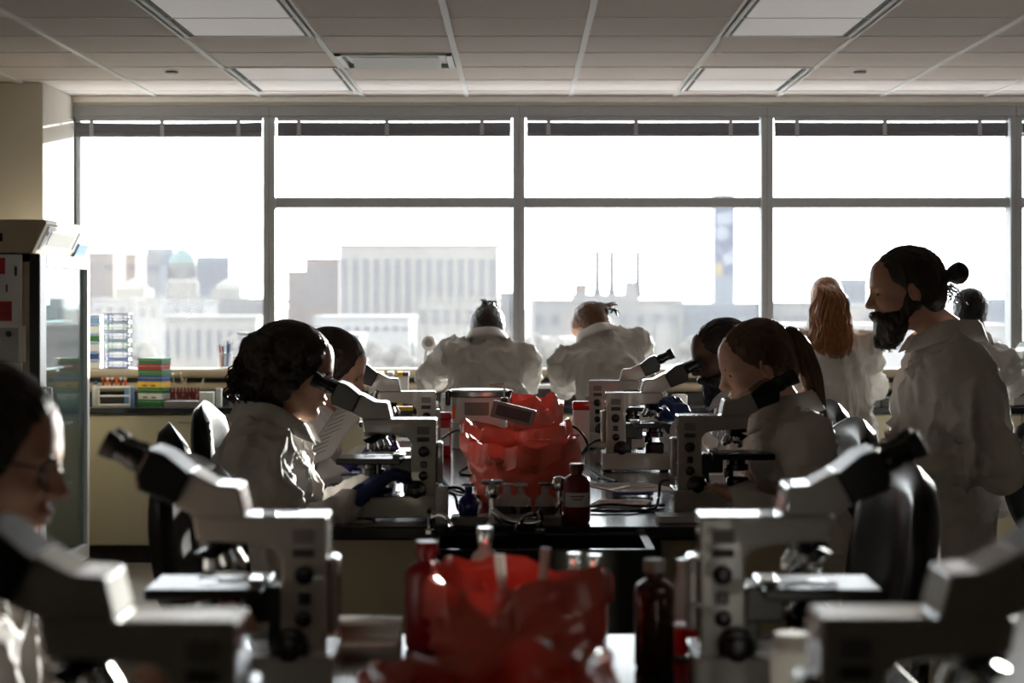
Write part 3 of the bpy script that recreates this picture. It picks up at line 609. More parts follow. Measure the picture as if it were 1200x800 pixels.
def bottle(name, label, px, Y, top, r, m, cap=None, shape='square', z=BENCH, label_plate=False, cat='bottle', liquid=None, group=None):
    p = at(px, top, Y); h = p.z - z
    t = thing(name, label, cat, (p.x, Y, z + 0.0005), 0, group)
    if shape == 'square': pr = [(r * 0.9, 0), (r, 0.006), (r, h * 0.70), (r * 0.85, h * 0.77), (r * 0.42, h * 0.82), (r * 0.42, h * 0.9)]
    elif shape == 'flask': pr = [(r * 0.9, 0), (r, 0.006), (r, h * 0.42), (r * 0.8, h * 0.56), (r * 0.4, h * 0.66), (r * 0.36, h * 0.9), (r * 0.62, h * 0.95), (r * 0.62, h)]
    elif shape == 'round': pr = [(r * 0.6, 0), (r * 0.95, h * 0.14), (r, h * 0.34), (r * 0.9, h * 0.55), (r * 0.5, h * 0.72), (r * 0.4, h * 0.9), (r * 0.44, h)]
    else: pr = [(r * 0.95, 0), (r, 0.004), (r, h * 0.86), (r * 0.9, h * 0.9), (r * 0.8, h * 0.9)]
    MB().lathe(pr, 24).obj('body', m, t, True, 50)
    if cap:
        rc = r * (0.55 if shape == 'square' else 0.9 if shape == 'tube' else 0.66)
        MB().lathe([(rc, h * (0.88 if shape != 'flask' else 0.93)), (rc, h * 0.985), (rc * 0.9, h)], 20).obj('cap', cap, t, True, 40)
    if label_plate:
        n = 10; g = [[(math.sin(R(-60 + 120 * j / n)) * r * 1.012, -math.cos(R(-60 + 120 * j / n)) * r * 1.012, zz) for j in range(n + 1)] for zz in (h * 0.28, h * 0.52)]
        lp = MB().sheet(g).obj('label_plate', M['paper'], t)
        for zz, w in ((0.45, 30), (0.40, 22)):
            MB().sheet([[(math.sin(R(-w + 2 * w * j / 6)) * r * 1.02, -math.cos(R(-w + 2 * w * j / 6)) * r * 1.02, h * (zz + e)) for j in range(7)] for e in (0, 0.02)]).obj('print_line', M['ink'], lp)
    if liquid: MB().lathe([(r * 0.9, 0.003), (r * 1.03, 0.006), (r * 1.03, h * 0.3), (r * 0.9, h * 0.31)], 20).obj('liquid', liquid, t, True)
    return t
LZ = BENCH + 0.024
bottle('small_bottle', 'cobalt blue glass bottle on the grey ledge', 549, 5.23, 567, 0.026, M['blueg'], M['cwhite'], 'flask', LZ)
bottle('flask', 'clear glass flask behind the cross-handled tap', 594, 5.235, 566, 0.028, M['clear'], None, 'flask', LZ, liquid=M['dgray'])
bottle('flask', 'clear glass flask with pale stopper, middle of the ledge', 610, 5.225, 566, 0.028, M['clear'], M['cwhite'], 'flask', LZ, liquid=M['amber'])
bottle('flask', 'clear glass flask with dark stain at right end of ledge', 639, 5.225, 566, 0.027, M['clear'], M['dgray'], 'flask', LZ, liquid=M['dgray'])
bottle('wash_bottle', 'dark red plastic bottle with white label beside the tall tap', 676, 5.27, 543, 0.035, M['reddk'], M['reddk'], 'square', label_plate=True)
bottle('vial', 'off-white capped plastic tube beside the left microscope base', 518, 5.24, 570, 0.017, M['frost'], M['cwhite'], 'tube')
bottle('wash_bottle', 'tall blurred dark red bottle on the near bench', 500, 3.38, 634, 0.036, M['reddk'], M['reddk'], 'square')
bottle('reagent_bottle', 'blurred brown glass bottle left of the near right microscope', 767, 3.2, 655, 0.032, M['amber'], M['gray'], 'square')
bottle('round_flask', 'blurred clear round flask with red liquid beside brown bottle', 806, 3.32, 655, 0.042, M['clear'], None, 'round', liquid=M['redp'])
bottle('reagent_bottle', 'clear bottle with chrome cap behind the blurred red bag, left of two', 673, 3.42, 648, 0.022, M['clear'], M['chrome'], 'square')
bottle('reagent_bottle', 'clear bottle with chrome cap behind the blurred red bag, right of two', 697, 3.40, 650, 0.022, M['clear'], M['chrome'], 'square')
bottle('pump_bottle', 'steel bottle with domed chrome top behind the blurred red bag', 568, 3.40, 618, 0.024, M['frost'], M['chrome'], 'square')
bottle('glass_jar', 'clear jar with shiny lid in front of the blurred red bag', 628, 2.62, 752, 0.024, M['clear'], M['cwhite'], 'tube', cat='jar')
bottle('plastic_cup', 'translucent white cup between the two near right microscopes', 928, 2.5, 742, 0.026, M['frost'], M['cwhite'], 'tube', cat='cup')
# pipettes standing in the near red bag
for px, py, lx, lb in ((640, 642, 0.02, 'clear plastic pipette poking out of the blurred red bag, right one'), (585, 650, -0.015, 'clear plastic pipette poking out of the blurred red bag, left one')):
    p = at(px, py, 3.1); tag(MB().tube([(p.x - lx, 3.1, 0.93), (p.x, 3.1, p.z)], [0.004, 0.008], 8).obj('pipette', M['frost']), lb, 'pipette')
# white tray frame on near bench
p = at(432, 722, 3.42); t = thing('slide_tray', 'small white slide tray standing on the near bench, left', 'tray', (p.x, 3.42, BENCH + 0.0005))
MB().bb(-0.055, 0.055, -0.03, 0.03, 0, 0.006).bb(-0.055, -0.049, -0.03, 0.03, 0, 0.04).bb(0.049, 0.055, -0.03, 0.03, 0, 0.04).bb(-0.055, 0.055, 0.024, 0.03, 0, 0.04).obj('tray', M['cwhite'], t)
MB().bb(-0.058, 0.058, -0.033, 0.033, 0.036, 0.043, 0.002).obj('lid', M['cwhite'], t)
# canister
p = at(562, 456, 7.9); h = p.z - BENCH
t = thing('steel_canister', 'large pale steel canister with lid between the microscopes', 'canister', (p.x, 7.9, BENCH + 0.0005))
MB().lathe([(0.106, 0), (0.11, 0.005), (0.11, h * 0.42), (0.113, h * 0.43), (0.113, h * 0.45), (0.11, h * 0.46), (0.11, h * 0.9)], 40).obj('body', M['white'], t, True, 30)
MB().lathe([(0.116, h * 0.88), (0.119, h * 0.9), (0.119, h * 0.97), (0.112, h), (0.02, h * 1.005)], 40).obj('lid', M['steel'], t, True, 30)
for s in (-1, 1): MB().box((s * 0.121, -0.03, h * 0.86), (0.018, 0.04, 0.06), 0.005).obj('latch', M['sblack'], t)
n = 8; MB().sheet([[(math.sin(R(-30 + 50 * j / n)) * 0.1112, -math.cos(R(-30 + 50 * j / n)) * 0.1112, z) for j in range(n + 1)] for z in (h * 0.58, h * 0.8)]).obj('label_plate', M['gray'], t)
MB().box((-0.098, -0.056, h * 0.62), (0.012, 0.012, 0.05), 0.003, (0, 0, R(-30))).obj('sticker', M['orange'], t)
# timer on a rod stand
p = at(591, 500, 6.8); t = thing('clamp_stand', 'grey box tilted on a thin rod stand above the red bags', 'stand', (p.x, 6.8, BENCH + 0.0005))
MB().bb(-0.05, 0.05, -0.06, 0.06, 0, 0.012, 0.003).obj('foot_plate', M['sblack'], t); MB().cyl((0, 0, 0.01), (0, 0, 0.30), 0.003, n=8).obj('rod', M['steel'], t)
MB().tube([(0, 0, 0.295), (-0.05, 0, 0.292)], 0.003, 6).obj('cross_rod', M['steel'], t)
MB().bb(-0.012, 0.012, -0.02, 0.012, 0.22, 0.25, 0.003).obj('clamp', M['sblack'], t)
bx = MB().box((0.03, -0.045, 0.2), (0.145, 0.05, 0.055), 0.003, (0, R(14), 0)).obj('box', M['gray'], t)
MB().box((0.03, -0.071, 0.2), (0.115, 0.002, 0.036), 0.0, (0, R(14), 0)).obj('front_panel', M['dgray'], bx)
# jars with red lids
def tub(label, px, Y, top, w, body, lid, strip=None):
    p = at(px, top, Y); h = p.z - BENCH; t = thing('sample_tub', label, 'tub', (p.x, Y, BENCH + 0.0005))
    MB().bb(-w / 2, w / 2, -w / 2, w / 2, 0, h * 0.84, 0.006, 2).obj('body', body, t, True); MB().bb(-w * 0.54, w * 0.54, -w * 0.54, w * 0.54, h * 0.82, h, 0.006, 2).obj('lid', lid, t, True)
    if strip: MB().bb(-w * 0.4, w * 0.4, -w / 2 - 0.001, -w / 2, h * 0.25, h * 0.65).obj('label_plate', strip, t)
tub('red plastic tub with white label behind the left microscope arm', 520, 7.5, 483, 0.055, M['redp'], M['redp'], M['paper'])
tub('white tub with red lid beside the farthest right microscope', 681, 7.75, 470, 0.062, M['frost'], M['redp'])
tub('white plastic tub behind the second right microscope', 796, 7.35, 462, 0.05, M['frost'], M['cwhite'])
# paper stacks and books on the middle bench
def slab(name, label, x, y, z, w, d, h, m, rz, cat, lines=0, m2=None):
    t = thing(name, label, cat, (x, y, z + 0.0006), R(rz))
    if m2:
        MB().bb(-w / 2, w / 2, -d / 2, d / 2, 0, h * 0.12).obj('cover', m, t); MB().bb(-w / 2, w / 2, -d / 2, d / 2, h * 0.88, h).obj('cover', m, t)
        MB().bb(-w / 2 + 0.003, w / 2 - 0.003, -d / 2 + 0.003, d / 2 - 0.003, h * 0.12, h * 0.88).obj('pages', m2, t)
    else: MB().bb(-w / 2, w / 2, -d / 2, d / 2, 0, h).obj('sheets', m, t)
    for i in range(lines): MB().bb(-w * 0.4, w * (0.4 - 0.15 * (i % 3)), d * (0.35 - 0.08 * i), d * (0.365 - 0.08 * i), h, h + 0.0006).obj('print_line', M['ink'], t)
    return t
slab('book', 'blue book at bench edge beside the blue glove', -0.50, 6.45, BENCH, 0.13, 0.2, 0.03, M['blue'], 3, 'book', 0, M['paper'])
slab('paper_stack', 'stack of white papers beyond the blue book', -0.49, 7.15, BENCH, 0.16, 0.22, 0.02, M['paper'], -4, 'papers', 4)
slab('paper_stack', 'second stack of white papers farther along left bench edge', -0.47, 7.75, BENCH, 0.18, 0.24, 0.045, M['paper'], 6, 'papers', 3)
slab('paper_sheet', 'loose printed sheet in front of the second right microscope', 0.34, 6.25, BENCH, 0.21, 0.28, 0.002, M['paper'], 24, 'paper', 8)
slab('paper_sheet', 'loose sheet lying beside the front right microscope', 0.28, 5.75, BENCH, 0.15, 0.2, 0.002, M['paper'], -12, 'paper', 6)
slab('notebook', 'small grey notebook under front edge of right microscope', 0.42, 5.30, BENCH, 0.13, 0.1, 0.018, M['gray'], 2, 'notebook', 0, M['paper'])
slab('paper_sheet', 'white paper scrap beside the left microscope base', -0.42, 5.30, BENCH, 0.05, 0.05, 0.002, M['paper'], 30, 'paper')
slab('slide_box', 'small green box right of the second right microscope', 0.60, 7.3, BENCH, 0.05, 0.06, 0.11, M['green'], 5, 'box', 0, M['cwhite'])
slab('slide_box', 'ochre box behind the sheet of paper', -0.50, 8.5, BENCH, 0.1, 0.08, 0.13, M['yellow'], 5, 'box', 0, M['dgray'])
pen = MB().cyl((-0.06, 0, 0.005), (0.06, 0, 0.005), 0.0045, n=8); tag(pen.obj('pen', M['blue'], None, loc=(0.33, 5.98, BENCH + 0.003), rot=(0, 0, R(-4))), 'blue pen lying on the loose sheets', 'pen')
# cables
def cord(label, pts, r=0.0045):
    o = MB().tube(spline(pts, 8), r, 7).obj('power_cord', M['cable'], None, True); return tag(o, label, 'cord', 'black cords on the middle bench')
zc = BENCH + 0.006
cord('black cord looping behind the left front microscope', [(-0.215, 5.45, 0.97), (-0.17, 5.5, 0.97), (-0.14, 5.6, 0.94), (-0.1, 5.9, zc), (-0.2, 6.1, zc), (-0.26, 6.6, zc)])
cord('black cord arching from the left rear microscope', [(-0.27, 7.0, 1.0), (-0.22, 6.95, 1.03), (-0.17, 6.9, 1.02), (-0.14, 6.8, 0.95), (-0.2, 6.7, zc), (-0.1, 6.6, zc)])
cord('black cord arching from red bag to second right microscope', [(0.06, 6.9, 1.0), (0.12, 6.9, 1.05), (0.19, 6.92, 1.04), (0.23, 6.95, 0.98), (0.21, 6.8, 0.93), (0.25, 6.5, zc)])
cord('black cord plugged into the second right microscope', [(0.275, 6.93, 1.0), (0.24, 6.9, 0.99), (0.2, 6.8, 0.94), (0.26, 6.6, zc), (0.3, 6.4, zc)])
cord('black cord lying in front of the loose sheets', [(0.41, 5.62, 0.98), (0.385, 5.6, 0.975), (0.38, 5.6, 0.93), (0.36, 5.55, zc), (0.28, 5.5, zc), (0.18, 5.52, zc), (0.16, 5.6, zc)])
cord('black cord running along the edge of the loose sheets', [(0.18, 5.6, zc), (0.24, 5.68, zc), (0.33, 5.64, zc), (0.40, 5.66, zc)], 0.004)
cord('black cord hanging beside the off-white tube', [(-0.2, 5.46, 0.96), (-0.175, 5.42, 0.955), (-0.165, 5.4, 0.92), (-0.14, 5.36, zc), (-0.10, 5.38, zc)], 0.004)
# ================================================================ left appliances
t = thing('refrigerator', 'tall glass-door laboratory refrigerator beside the pillar', 'refrigerator', (0, 0, 0))
X0, X1, Ya, Yb, Zt = -3.05, -2.30, 9.74, 10.86, 1.695
b = MB().bb(X0, X1 - 0.05, Ya, Ya + 0.04, 0.08, Zt).bb(X0, X1 - 0.05, Yb - 0.04, Yb, 0.08, Zt).bb(X0, X0 + 0.04, Ya, Yb, 0.08, Zt).bb(X0, X1 - 0.05, Ya, Yb, 0.08, 0.16).bb(X0, X1 - 0.05, Ya, Yb, Zt - 0.04, Zt)
b.obj('cabinet', M['beige'], t)
d = MB().bb(X1 - 0.045, X1, Ya, Ya + 0.13, 0.1, Zt, 0.004).bb(X1 - 0.045, X1, Yb - 0.05, Yb, 0.1, Zt, 0.004).bb(X1 - 0.045, X1, Ya + 0.13, Yb - 0.05, Zt - 0.06, Zt, 0.004).bb(X1 - 0.045, X1, Ya + 0.13, Yb - 0.05, 0.1, 0.18, 0.004).obj('door', M['white'], t)
MB().bb(X1 - 0.03, X1 - 0.022, Ya + 0.13, Yb - 0.05, 0.18, Zt - 0.06).obj('door_glass', M['fpane'], d)
MB().bb(X1 - 0.05, X1 - 0.002, Ya - 0.004, Ya + 0.0, 0.1, Zt).obj('door_gasket', M['sblack'], d)
MB().bb(X1 - 0.02, X1 - 0.015, Ya + 0.16, Ya + 0.26, 1.45, 1.6).obj('red_sticker', M['redp'], d)
MB().tube([(X1, Ya + 0.06, 1.05), (X1 + 0.035, Ya + 0.06, 1.05), (X1 + 0.035, Ya + 0.06, 0.8), (X1, Ya + 0.06, 0.8)], 0.01, 8).obj('handle', M['steel'], d)
for z in (0.5, 0.82, 1.12, 1.36):
    MB().bb(X0 + 0.05, X1 - 0.08, Ya + 0.05, Yb - 0.05, z, z + 0.012).obj('shelf', M['white'], t)
hd = MB(); m_ = [(X0, Zt + 0.003), (X1 - 0.04, Zt + 0.003), (X1 + 0.03, Zt + 0.15), (X1 + 0.02, Zt + 0.165), (X0, Zt + 0.165)]
hd.prism(m_, Yb - Ya, 0.004, 1, Ya); hd = hd.obj('control_header', M['beige'], t)
tl = math.atan2(0.07, 0.147)
def on_face(y0, y1, f0, f1, m, nm, e=0.004):
    c = (X1 - 0.04 + 0.07 * (f0 + f1) / 2, (y0 + y1) / 2, Zt + 0.003 + 0.147 * (f0 + f1) / 2)
    MB().box(c, (e * 2, y1 - y0, (f1 - f0) * 0.16), 0.001, (0, tl, 0)).obj(nm, m, hd)
on_face(Ya + 0.08, Yb - 0.1, 0.15, 0.9, M['white'], 'face_plate'); on_face(Ya + 0.18, Yb - 0.42, 0.3, 0.75, M['steel'], 'display', 0.006); on_face(Yb - 0.36, Yb - 0.33, 0.25, 0.85, M['dgray'], 'slot', 0.006)
on_face(Yb - 0.26, Yb - 0.02, -0.1, 0.5, M['lblue'], 'blue_tag', 0.012); on_face(Ya + 0.1, Ya + 0.14, 0.6, 0.75, M['sblack'], 'switch', 0.007)
MB().bb(X1 - 0.22, X1 - 0.18, Ya - 0.003, Ya, Zt + 0.06, Zt + 0.1).obj('lock', M['sblack'], hd)
for (y, z, m, lb) in ((10.1, 1.135, 'redp', 'red bin seen through the refrigerator glass'), (10.4, 0.835, 'lblue', 'pale blue box on the lower refrigerator shelf'), (10.5, 1.375, 'cwhite', 'white carton on the top refrigerator shelf'), (10.2, 0.515, 'beige', 'tan box on the bottom refrigerator shelf')):
    t2 = thing('storage_bin', lb, 'bin', (-2.6, y + 0.08, z)); MB().bb(-0.15, 0.15, -0.2, 0.2, 0, 0.15, 0.006).obj('bin', M[m], t2); MB().bb(-0.155, 0.155, -0.205, 0.205, 0.13, 0.155, 0.004).obj('rim', M[m], t2)
t = thing('notice_board', 'white metal notice panel with red stickers on refrigerator side', 'notice board', (0, 0, 0))
NY = 9.712
a = at(-60, 298, NY); b = at(25, 640, NY)
MB().bb(a.x, b.x, NY, NY + 0.024, b.z, a.z, 0.004, 2).obj('panel', M['white'], t, True)
def stick(px0, px1, py0, py1, m, nm='sticker', e=0.002):
    a = at(px0, py0, NY); b = at(px1, py1, NY); return MB().bb(a.x, b.x, NY - e, NY, b.z, a.z).obj(nm, M[m], t)
s1 = stick(-8, 14, 353, 376, 'redp'); s2 = stick(-6, 6, 302, 321, 'redp'); stick(7, 9, 333, 342, 'ink'); stick(17, 20, 312, 323, 'ink')
for i, (y0, x0, x1) in enumerate(((357, 1, 12), (362, 5, 12), (367, 1, 12), (371, 6, 12))):
    a = at(x0, y0, NY); b = at(x1, y0 + 1.6, NY); MB().bb(a.x, b.x, NY - 0.0035, NY - 0.002, b.z, a.z).obj('print_line', M['ink'], s1)
pc = stick(-10, 25, 384, 425, 'clear', 'document_pouch', 0.006); stick(22, 30, 382, 424, 'paper', 'paper_edge', 0.008)
a = at(11, 391, NY); MB().cyl((a.x, NY - 0.006, a.z), (a.x, NY - 0.02, a.z), 0.014, n=16, bev=0.002).obj('magnet', M['sblack'], t)
# ================================================================ window counter: left group
def rack_stack():
    p = at(132, 440, 11.72); z0 = CT
    cols_ = ['blue', 'blue', 'green', 'blue', 'blue', 'green']
    for i in range(6):
        zb = 1.075 + i * 0.054 if True else 0
        nm = ['lowest', 'second', 'third', 'fourth', 'fifth', 'topmost'][i]
        t = thing('tube_rack', '%s wire-frame test tube rack, %s of the stack by the window' % (('blue', 'blue', 'green', 'blue', 'green', 'blue')[i], nm), 'rack', (p.x, 11.87, zb + 0.0005), 0, 'wire tube racks stacked at the window')
        m = M[('blue', 'blue', 'green', 'blue', 'green', 'blue')[i]]; w, dd, h = 0.07, 0.05, 0.05
        for z in (0.003, h - 0.003):
            MB().tube([(-w, -dd, z), (w, -dd, z), (w, dd, z), (-w, dd, z), (-w, -dd, z)], 0.003, 5).obj('hoop', m, t)
        for x in (-w, -w * 0.6, w * 0.6, w):
            for y in (-dd, dd): MB().cyl((x, y, 0.003), (x, y, h - 0.003), 0.0025, n=5).obj('post', m, t)
        MB().bb(-w * 0.95, w * 0.95, -dd * 0.9, dd * 0.9, h * 0.55, h * 0.6).obj('tier', M['cwhite'], t)
rack_stack()
cl = ['cwhite', 'blue', 'cwhite', 'green', 'cwhite', 'lblue']
for i in range(6):
    p = at(112, 0, 11.85); t = thing('card_box', '%s box, %s from bottom, between refrigerator and wire racks' % (('white', 'blue', 'white', 'green', 'white', 'pale blue')[i], ('first', 'second', 'third', 'fourth', 'fifth', 'sixth')[i]), 'box', (p.x, 11.88, 1.0755 + i * 0.052), 0, 'boxes stacked beside the wire racks')
    MB().bb(-0.04, 0.028, -0.05, 0.05, 0, 0.034, 0.002).obj('body', M[cl[i]], t); MB().bb(-0.042, 0.03, -0.052, 0.052, 0.034, 0.0515, 0.002).obj('lid', M['cwhite'], t)
    if i < 6: MB().bb(-0.03, 0.02, -0.0535, -0.052, 0.037, 0.048).obj('label_plate', M['lblue'], t)
colr = ['green', 'cwhite', 'green', 'yellow', 'blue', 'green', 'red', 'green']
pp = at(181, 470, 11.6)
for i, c_ in enumerate(colr):
    nm = {'green': 'green', 'cwhite': 'white', 'yellow': 'yellow', 'blue': 'blue', 'red': 'red'}[c_]
    t = thing('slide_box', '%s slide box, %s from bottom in the coloured stack on the counter' % (nm, ('first', 'second', 'third', 'fourth', 'fifth', 'sixth', 'seventh', 'eighth')[i]), 'box', (pp.x + 0.002 * ((i * 7) % 3 - 1), 11.6, CT + 0.0006 + i * 0.0335), R(-24 + (i % 3)), 'coloured slide boxes stacked on the counter')
    MB().bb(-0.078, 0.078, -0.05, 0.05, 0, 0.021, 0.002).obj('body', M[c_], t); MB().bb(-0.08, 0.08, -0.052, 0.052, 0.0225, 0.033, 0.002).obj('lid', M[c_], t)
    MB().bb(-0.077, 0.077, -0.049, 0.049, 0.0205, 0.023).obj('seam', M['cwhite'], t)
    if c_ in ('yellow', 'cwhite'):
        for x in (-0.045, 0.012): MB().bb(x, x + 0.03, -0.0512, -0.05, 0.007, 0.015).obj('print_mark', M['ink'], t)
p = at(133, 470, 11.5); t = thing('tube_rack', 'white tiered rack of orange-capped specimen tubes on counter', 'rack', (p.x, 11.52, CT + 0.0006), R(8))
for z in (0.0, 0.05, 0.1): MB().bb(-0.09, 0.09, -0.03, 0.03, z, z + 0.008, 0.002).obj('tier', M['cwhite'], t)
for x in (-0.088, 0.084): MB().bb(x, x + 0.005, -0.03, 0.03, 0, 0.108).obj('side', M['cwhite'], t)
for i in range(6):
    tb = thing('specimen_tube', 'orange specimen tube, %s from left in the white tiered rack' % ('first', 'second', 'third', 'fourth', 'fifth', 'sixth')[i], 'tube', (p.x - 0.062 + i * 0.025, 11.52, CT + 0.115), 0, 'tubes in the white tiered rack')
    MB().lathe([(0.006, 0), (0.008, 0.004), (0.008, 0.035)], 10).obj('tube', M['orange'] if i % 2 else M['brown'], tb, True); MB().lathe([(0.0095, 0.033), (0.0095, 0.045)], 10).obj('cap', M['cwhite'] if i % 3 else M['orange'], tb, True)
bottle('reagent_bottle', 'small clear bottle with blue cap beside the refrigerator', 112, 11.5, 447, 0.02, M['frost'], M['blue'], 'square', CT)
slab('card_box', 'pale blue carton right of the specimen tube rack', -2.235, 11.62, CT, 0.05, 0.05, 0.1, M['lblue'], 4, 'box')
p = at(217, 470, 11.6); t = thing('tube_rack', 'dark red wire rack with wooden sticks on the counter', 'rack', (p.x, 11.62, CT + 0.0006), 0)
for z in (0.03, 0.07): MB().tube([(-0.08, -0.03, z), (0.08, -0.03, z), (0.08, 0.03, z), (-0.08, 0.03, z), (-0.08, -0.03, z)], 0.004, 5).obj('hoop', M['reddk'], t)
for i in range(9): MB().cyl((-0.08 + i * 0.02, -0.03, 0), (-0.08 + i * 0.02, -0.03, 0.1), 0.005, n=6).obj('post', M['reddk'], t)
for i, (x, dx) in enumerate(((-0.03, 0.03), (0.0, -0.035), (0.03, -0.05), (-0.05, -0.03), (0.05, 0.05))):
    tag(MB().cyl((p.x + x, 11.62, CT + 0.012), (p.x + x + dx, 11.64, CT + 0.15 + 0.03 * (i % 2)), 0.004, n=6).obj('applicator_stick', M['beige']), 'pale wooden stick, %s of five leaning in the dark red rack' % ('first', 'second', 'third', 'fourth', 'fifth')[i], 'stick', 'sticks in the dark red rack')
slab('instrument_tray', 'shallow grey tray in front of the dark red rack', p.x + 0.01, 11.45, CT, 0.19, 0.1, 0.03, M['gray'], 0, 'tray')
slab('card_box', 'white carton with printed label left of the small white tower', -1.78, 11.55, CT, 0.08, 0.06, 0.075, M['cwhite'], 3, 'box')
slab('card_box', 'slim white upright carton in front of pen cup', -1.70, 11.47, CT, 0.03, 0.04, 0.1, M['cwhite'], -3, 'box')
slab('card_box', 'low grey carton right of the white upright carton', -1.60, 11.55, CT, 0.1, 0.06, 0.06, M['gray'], 2, 'box')
p = at(262, 440, 11.82); t = thing('pen_cup', 'clear cup of pens on the radiator cover', 'cup', (p.x, 11.87, 1.0755))
MB().lathe([(0.035, 0), (0.042, 0.004), (0.044, 0.09)], 20).obj('cup', M['clear'], t, True)
for i, (dx, m, h) in enumerate(((-0.03, 'redp', 0.13), (-0.012, 'dgray', 0.125), (0.015, 'lblue', 0.155), (0.028, 'blue', 0.14))):
    tag(MB().cyl((p.x + dx * 0.5, 11.87, 1.083), (p.x + dx, 11.87, 1.08 + h), 0.006, n=8).obj('pen', M[m]), '%s pen standing in the clear cup' % ('red', 'grey', 'pale blue', 'dark blue')[i], 'pen', 'pens in the clear cup')
bottle('dropper_bottle', 'white bottle with orange shoulder and black tip beside pen cup', 277, 11.87, 418, 0.025, M['cwhite'], M['orange'], 'square', 1.0755)
p = at(288, 405, 11.7); t = thing('desk_lamp', 'white swing-arm lamp head left of the spectacled person at the microscope', 'lamp', (p.x + 0.08, 11.87, 1.0755))
MB().lathe([(0.05, 0), (0.05, 0.015), (0.01, 0.02)], 18).obj('foot', M['white'], t, True); MB().tube([(0, 0, 0.015), (0.0, 0, 0.16), (-0.02, -0.02, 0.19)], 0.007, 8).obj('arm', M['white'], t)
MB().box((-0.06, -0.05, 0.195), (0.17, 0.05, 0.018), 0.007, (0, R(8), 0)).obj('lamp_head', M['white'], t)
# centre and right of the window counter
for i, px in enumerate((414, 421, 428)):
    bottle('vial', 'white vial with black cap, %s of three beyond the left microscopes' % ('first', 'second', 'third')[i], px, 11.85, 418, 0.014, M['frost'], M['sblack'], 'tube', 1.0755, group='black-capped vials at the window')
for i, (px, m, nm) in enumerate(((436, 'cwhite', 'white'), (446, 'yellow', 'yellow'), (458, 'cwhite', 'second white'), (470, 'yellow', 'second yellow'), (476, 'dgray', 'dark grey'))):
    p = at(px, 440, 11.6); slab('binder', nm + ' binder standing on window counter left of the bent person', p.x, 11.58, CT, 0.035, 0.16, 0.19, M[m], 2, 'binder', 0, M['paper'])
p = at(500, 405, 11.0); t = thing('magnifier_lamp', 'round white magnifier lamp at the elbow of the bent person', 'lamp', (p.x - 0.02, 11.6, CT + 0.0006))
MB().lathe([(0.06, 0), (0.06, 0.02), (0.012, 0.026)], 20).obj('foot', M['white'], t, True); MB().tube(spline([(0, 0, 0.02), (-0.02, 0, 0.2), (0, -0.1, 0.33), (0.02, -0.3, 0.36)], 6), 0.01, 8).obj('arm', M['white'], t, True)
rg = MB().cyl((0.02, -0.30, 0.355), (0.02, -0.335, 0.36), 0.042, n=24, bev=0.006).obj('ring_head', M['white'], t, True); MB().cyl((0.02, -0.334, 0.36), (0.02, -0.338, 0.36), 0.024, n=20).obj('glass', M['gray'], rg)
slab('equipment_case', 'flat black case on window counter between the bent pair', 0.06, 11.55, CT, 0.3, 0.2, 0.1, M['sblack'], 0, 'case')
slab('open_book', 'white open book on black case between the bent pair', 0.10, 11.50, CT + 0.101, 0.26, 0.16, 0.02, M['paper'], 12, 'book', 5)
slab('equipment_case', 'grey instrument box on counter beside the person standing upright', 1.93, 11.55, CT, 0.2, 0.24, 0.26, M['gray'], 0, 'case')
slab('equipment_case', 'low black box behind the person standing sideways, on the counter', 2.1, 11.45, CT, 0.16, 0.16, 0.05, M['sblack'], 0, 'case')
# ================================================================ people: smooth-union surfaces meshed with surface nets
_rng = np.random.RandomState(5); _lat = _rng.rand(32, 32, 32).astype(np.float32)
def vnoise(P, f):
    q = P * f; i = np.floor(q).astype(int); t = q - i; t = t * t * (3 - 2 * t); o = 0
    for a in (0, 1):
        for b in (0, 1):
            for c in (0, 1):
                w = (t[:, 0] if a else 1 - t[:, 0]) * (t[:, 1] if b else 1 - t[:, 1]) * (t[:, 2] if c else 1 - t[:, 2])
                o = o + w * _lat[(i[:, 0] + a) % 32, (i[:, 1] + b) % 32, (i[:, 2] + c) % 32]
    return o
def A3(v): return np.array([v[0], v[1], v[2]], np.float32)
def rc(a, b, ra, rb=None):
    a = A3(a); b = A3(b); rb = ra if rb is None else rb
    def f(P):
        pa = P - a; ba = b - a; d2 = float(ba @ ba) + 1e-12
        t = np.clip((pa @ ba) / d2, 0, 1); return np.sqrt(((pa - t[..., None] * ba) ** 2).sum(-1)) - (ra + (rb - ra) * t)
    f.bb = (np.minimum(a - ra, b - rb), np.maximum(a + ra, b + rb)); return f
def ell(c, r, rot=None):
    c = A3(c); r = A3(r); Rm = None if rot is None else np.array(Euler(rot).to_matrix(), np.float32)
    def f(P):
        p = P - c
        if Rm is not None: p = p @ Rm
        k0 = np.sqrt(((p / r) ** 2).sum(-1)); k1 = np.sqrt(((p / (r * r)) ** 2).sum(-1)) + 1e-6; return k0 * (k0 - 1) / k1
    e = r if rot is None else np.full(3, r.max()); f.bb = (c - e, c + e); return f
def plane(n, d):
    n = A3(n); n = n / np.linalg.norm(n); return lambda P: P @ n - d
def smin(a, b, k):
    h = np.maximum(k - np.abs(a - b), 0) / k; return np.minimum(a, b) - h * h * k * 0.25
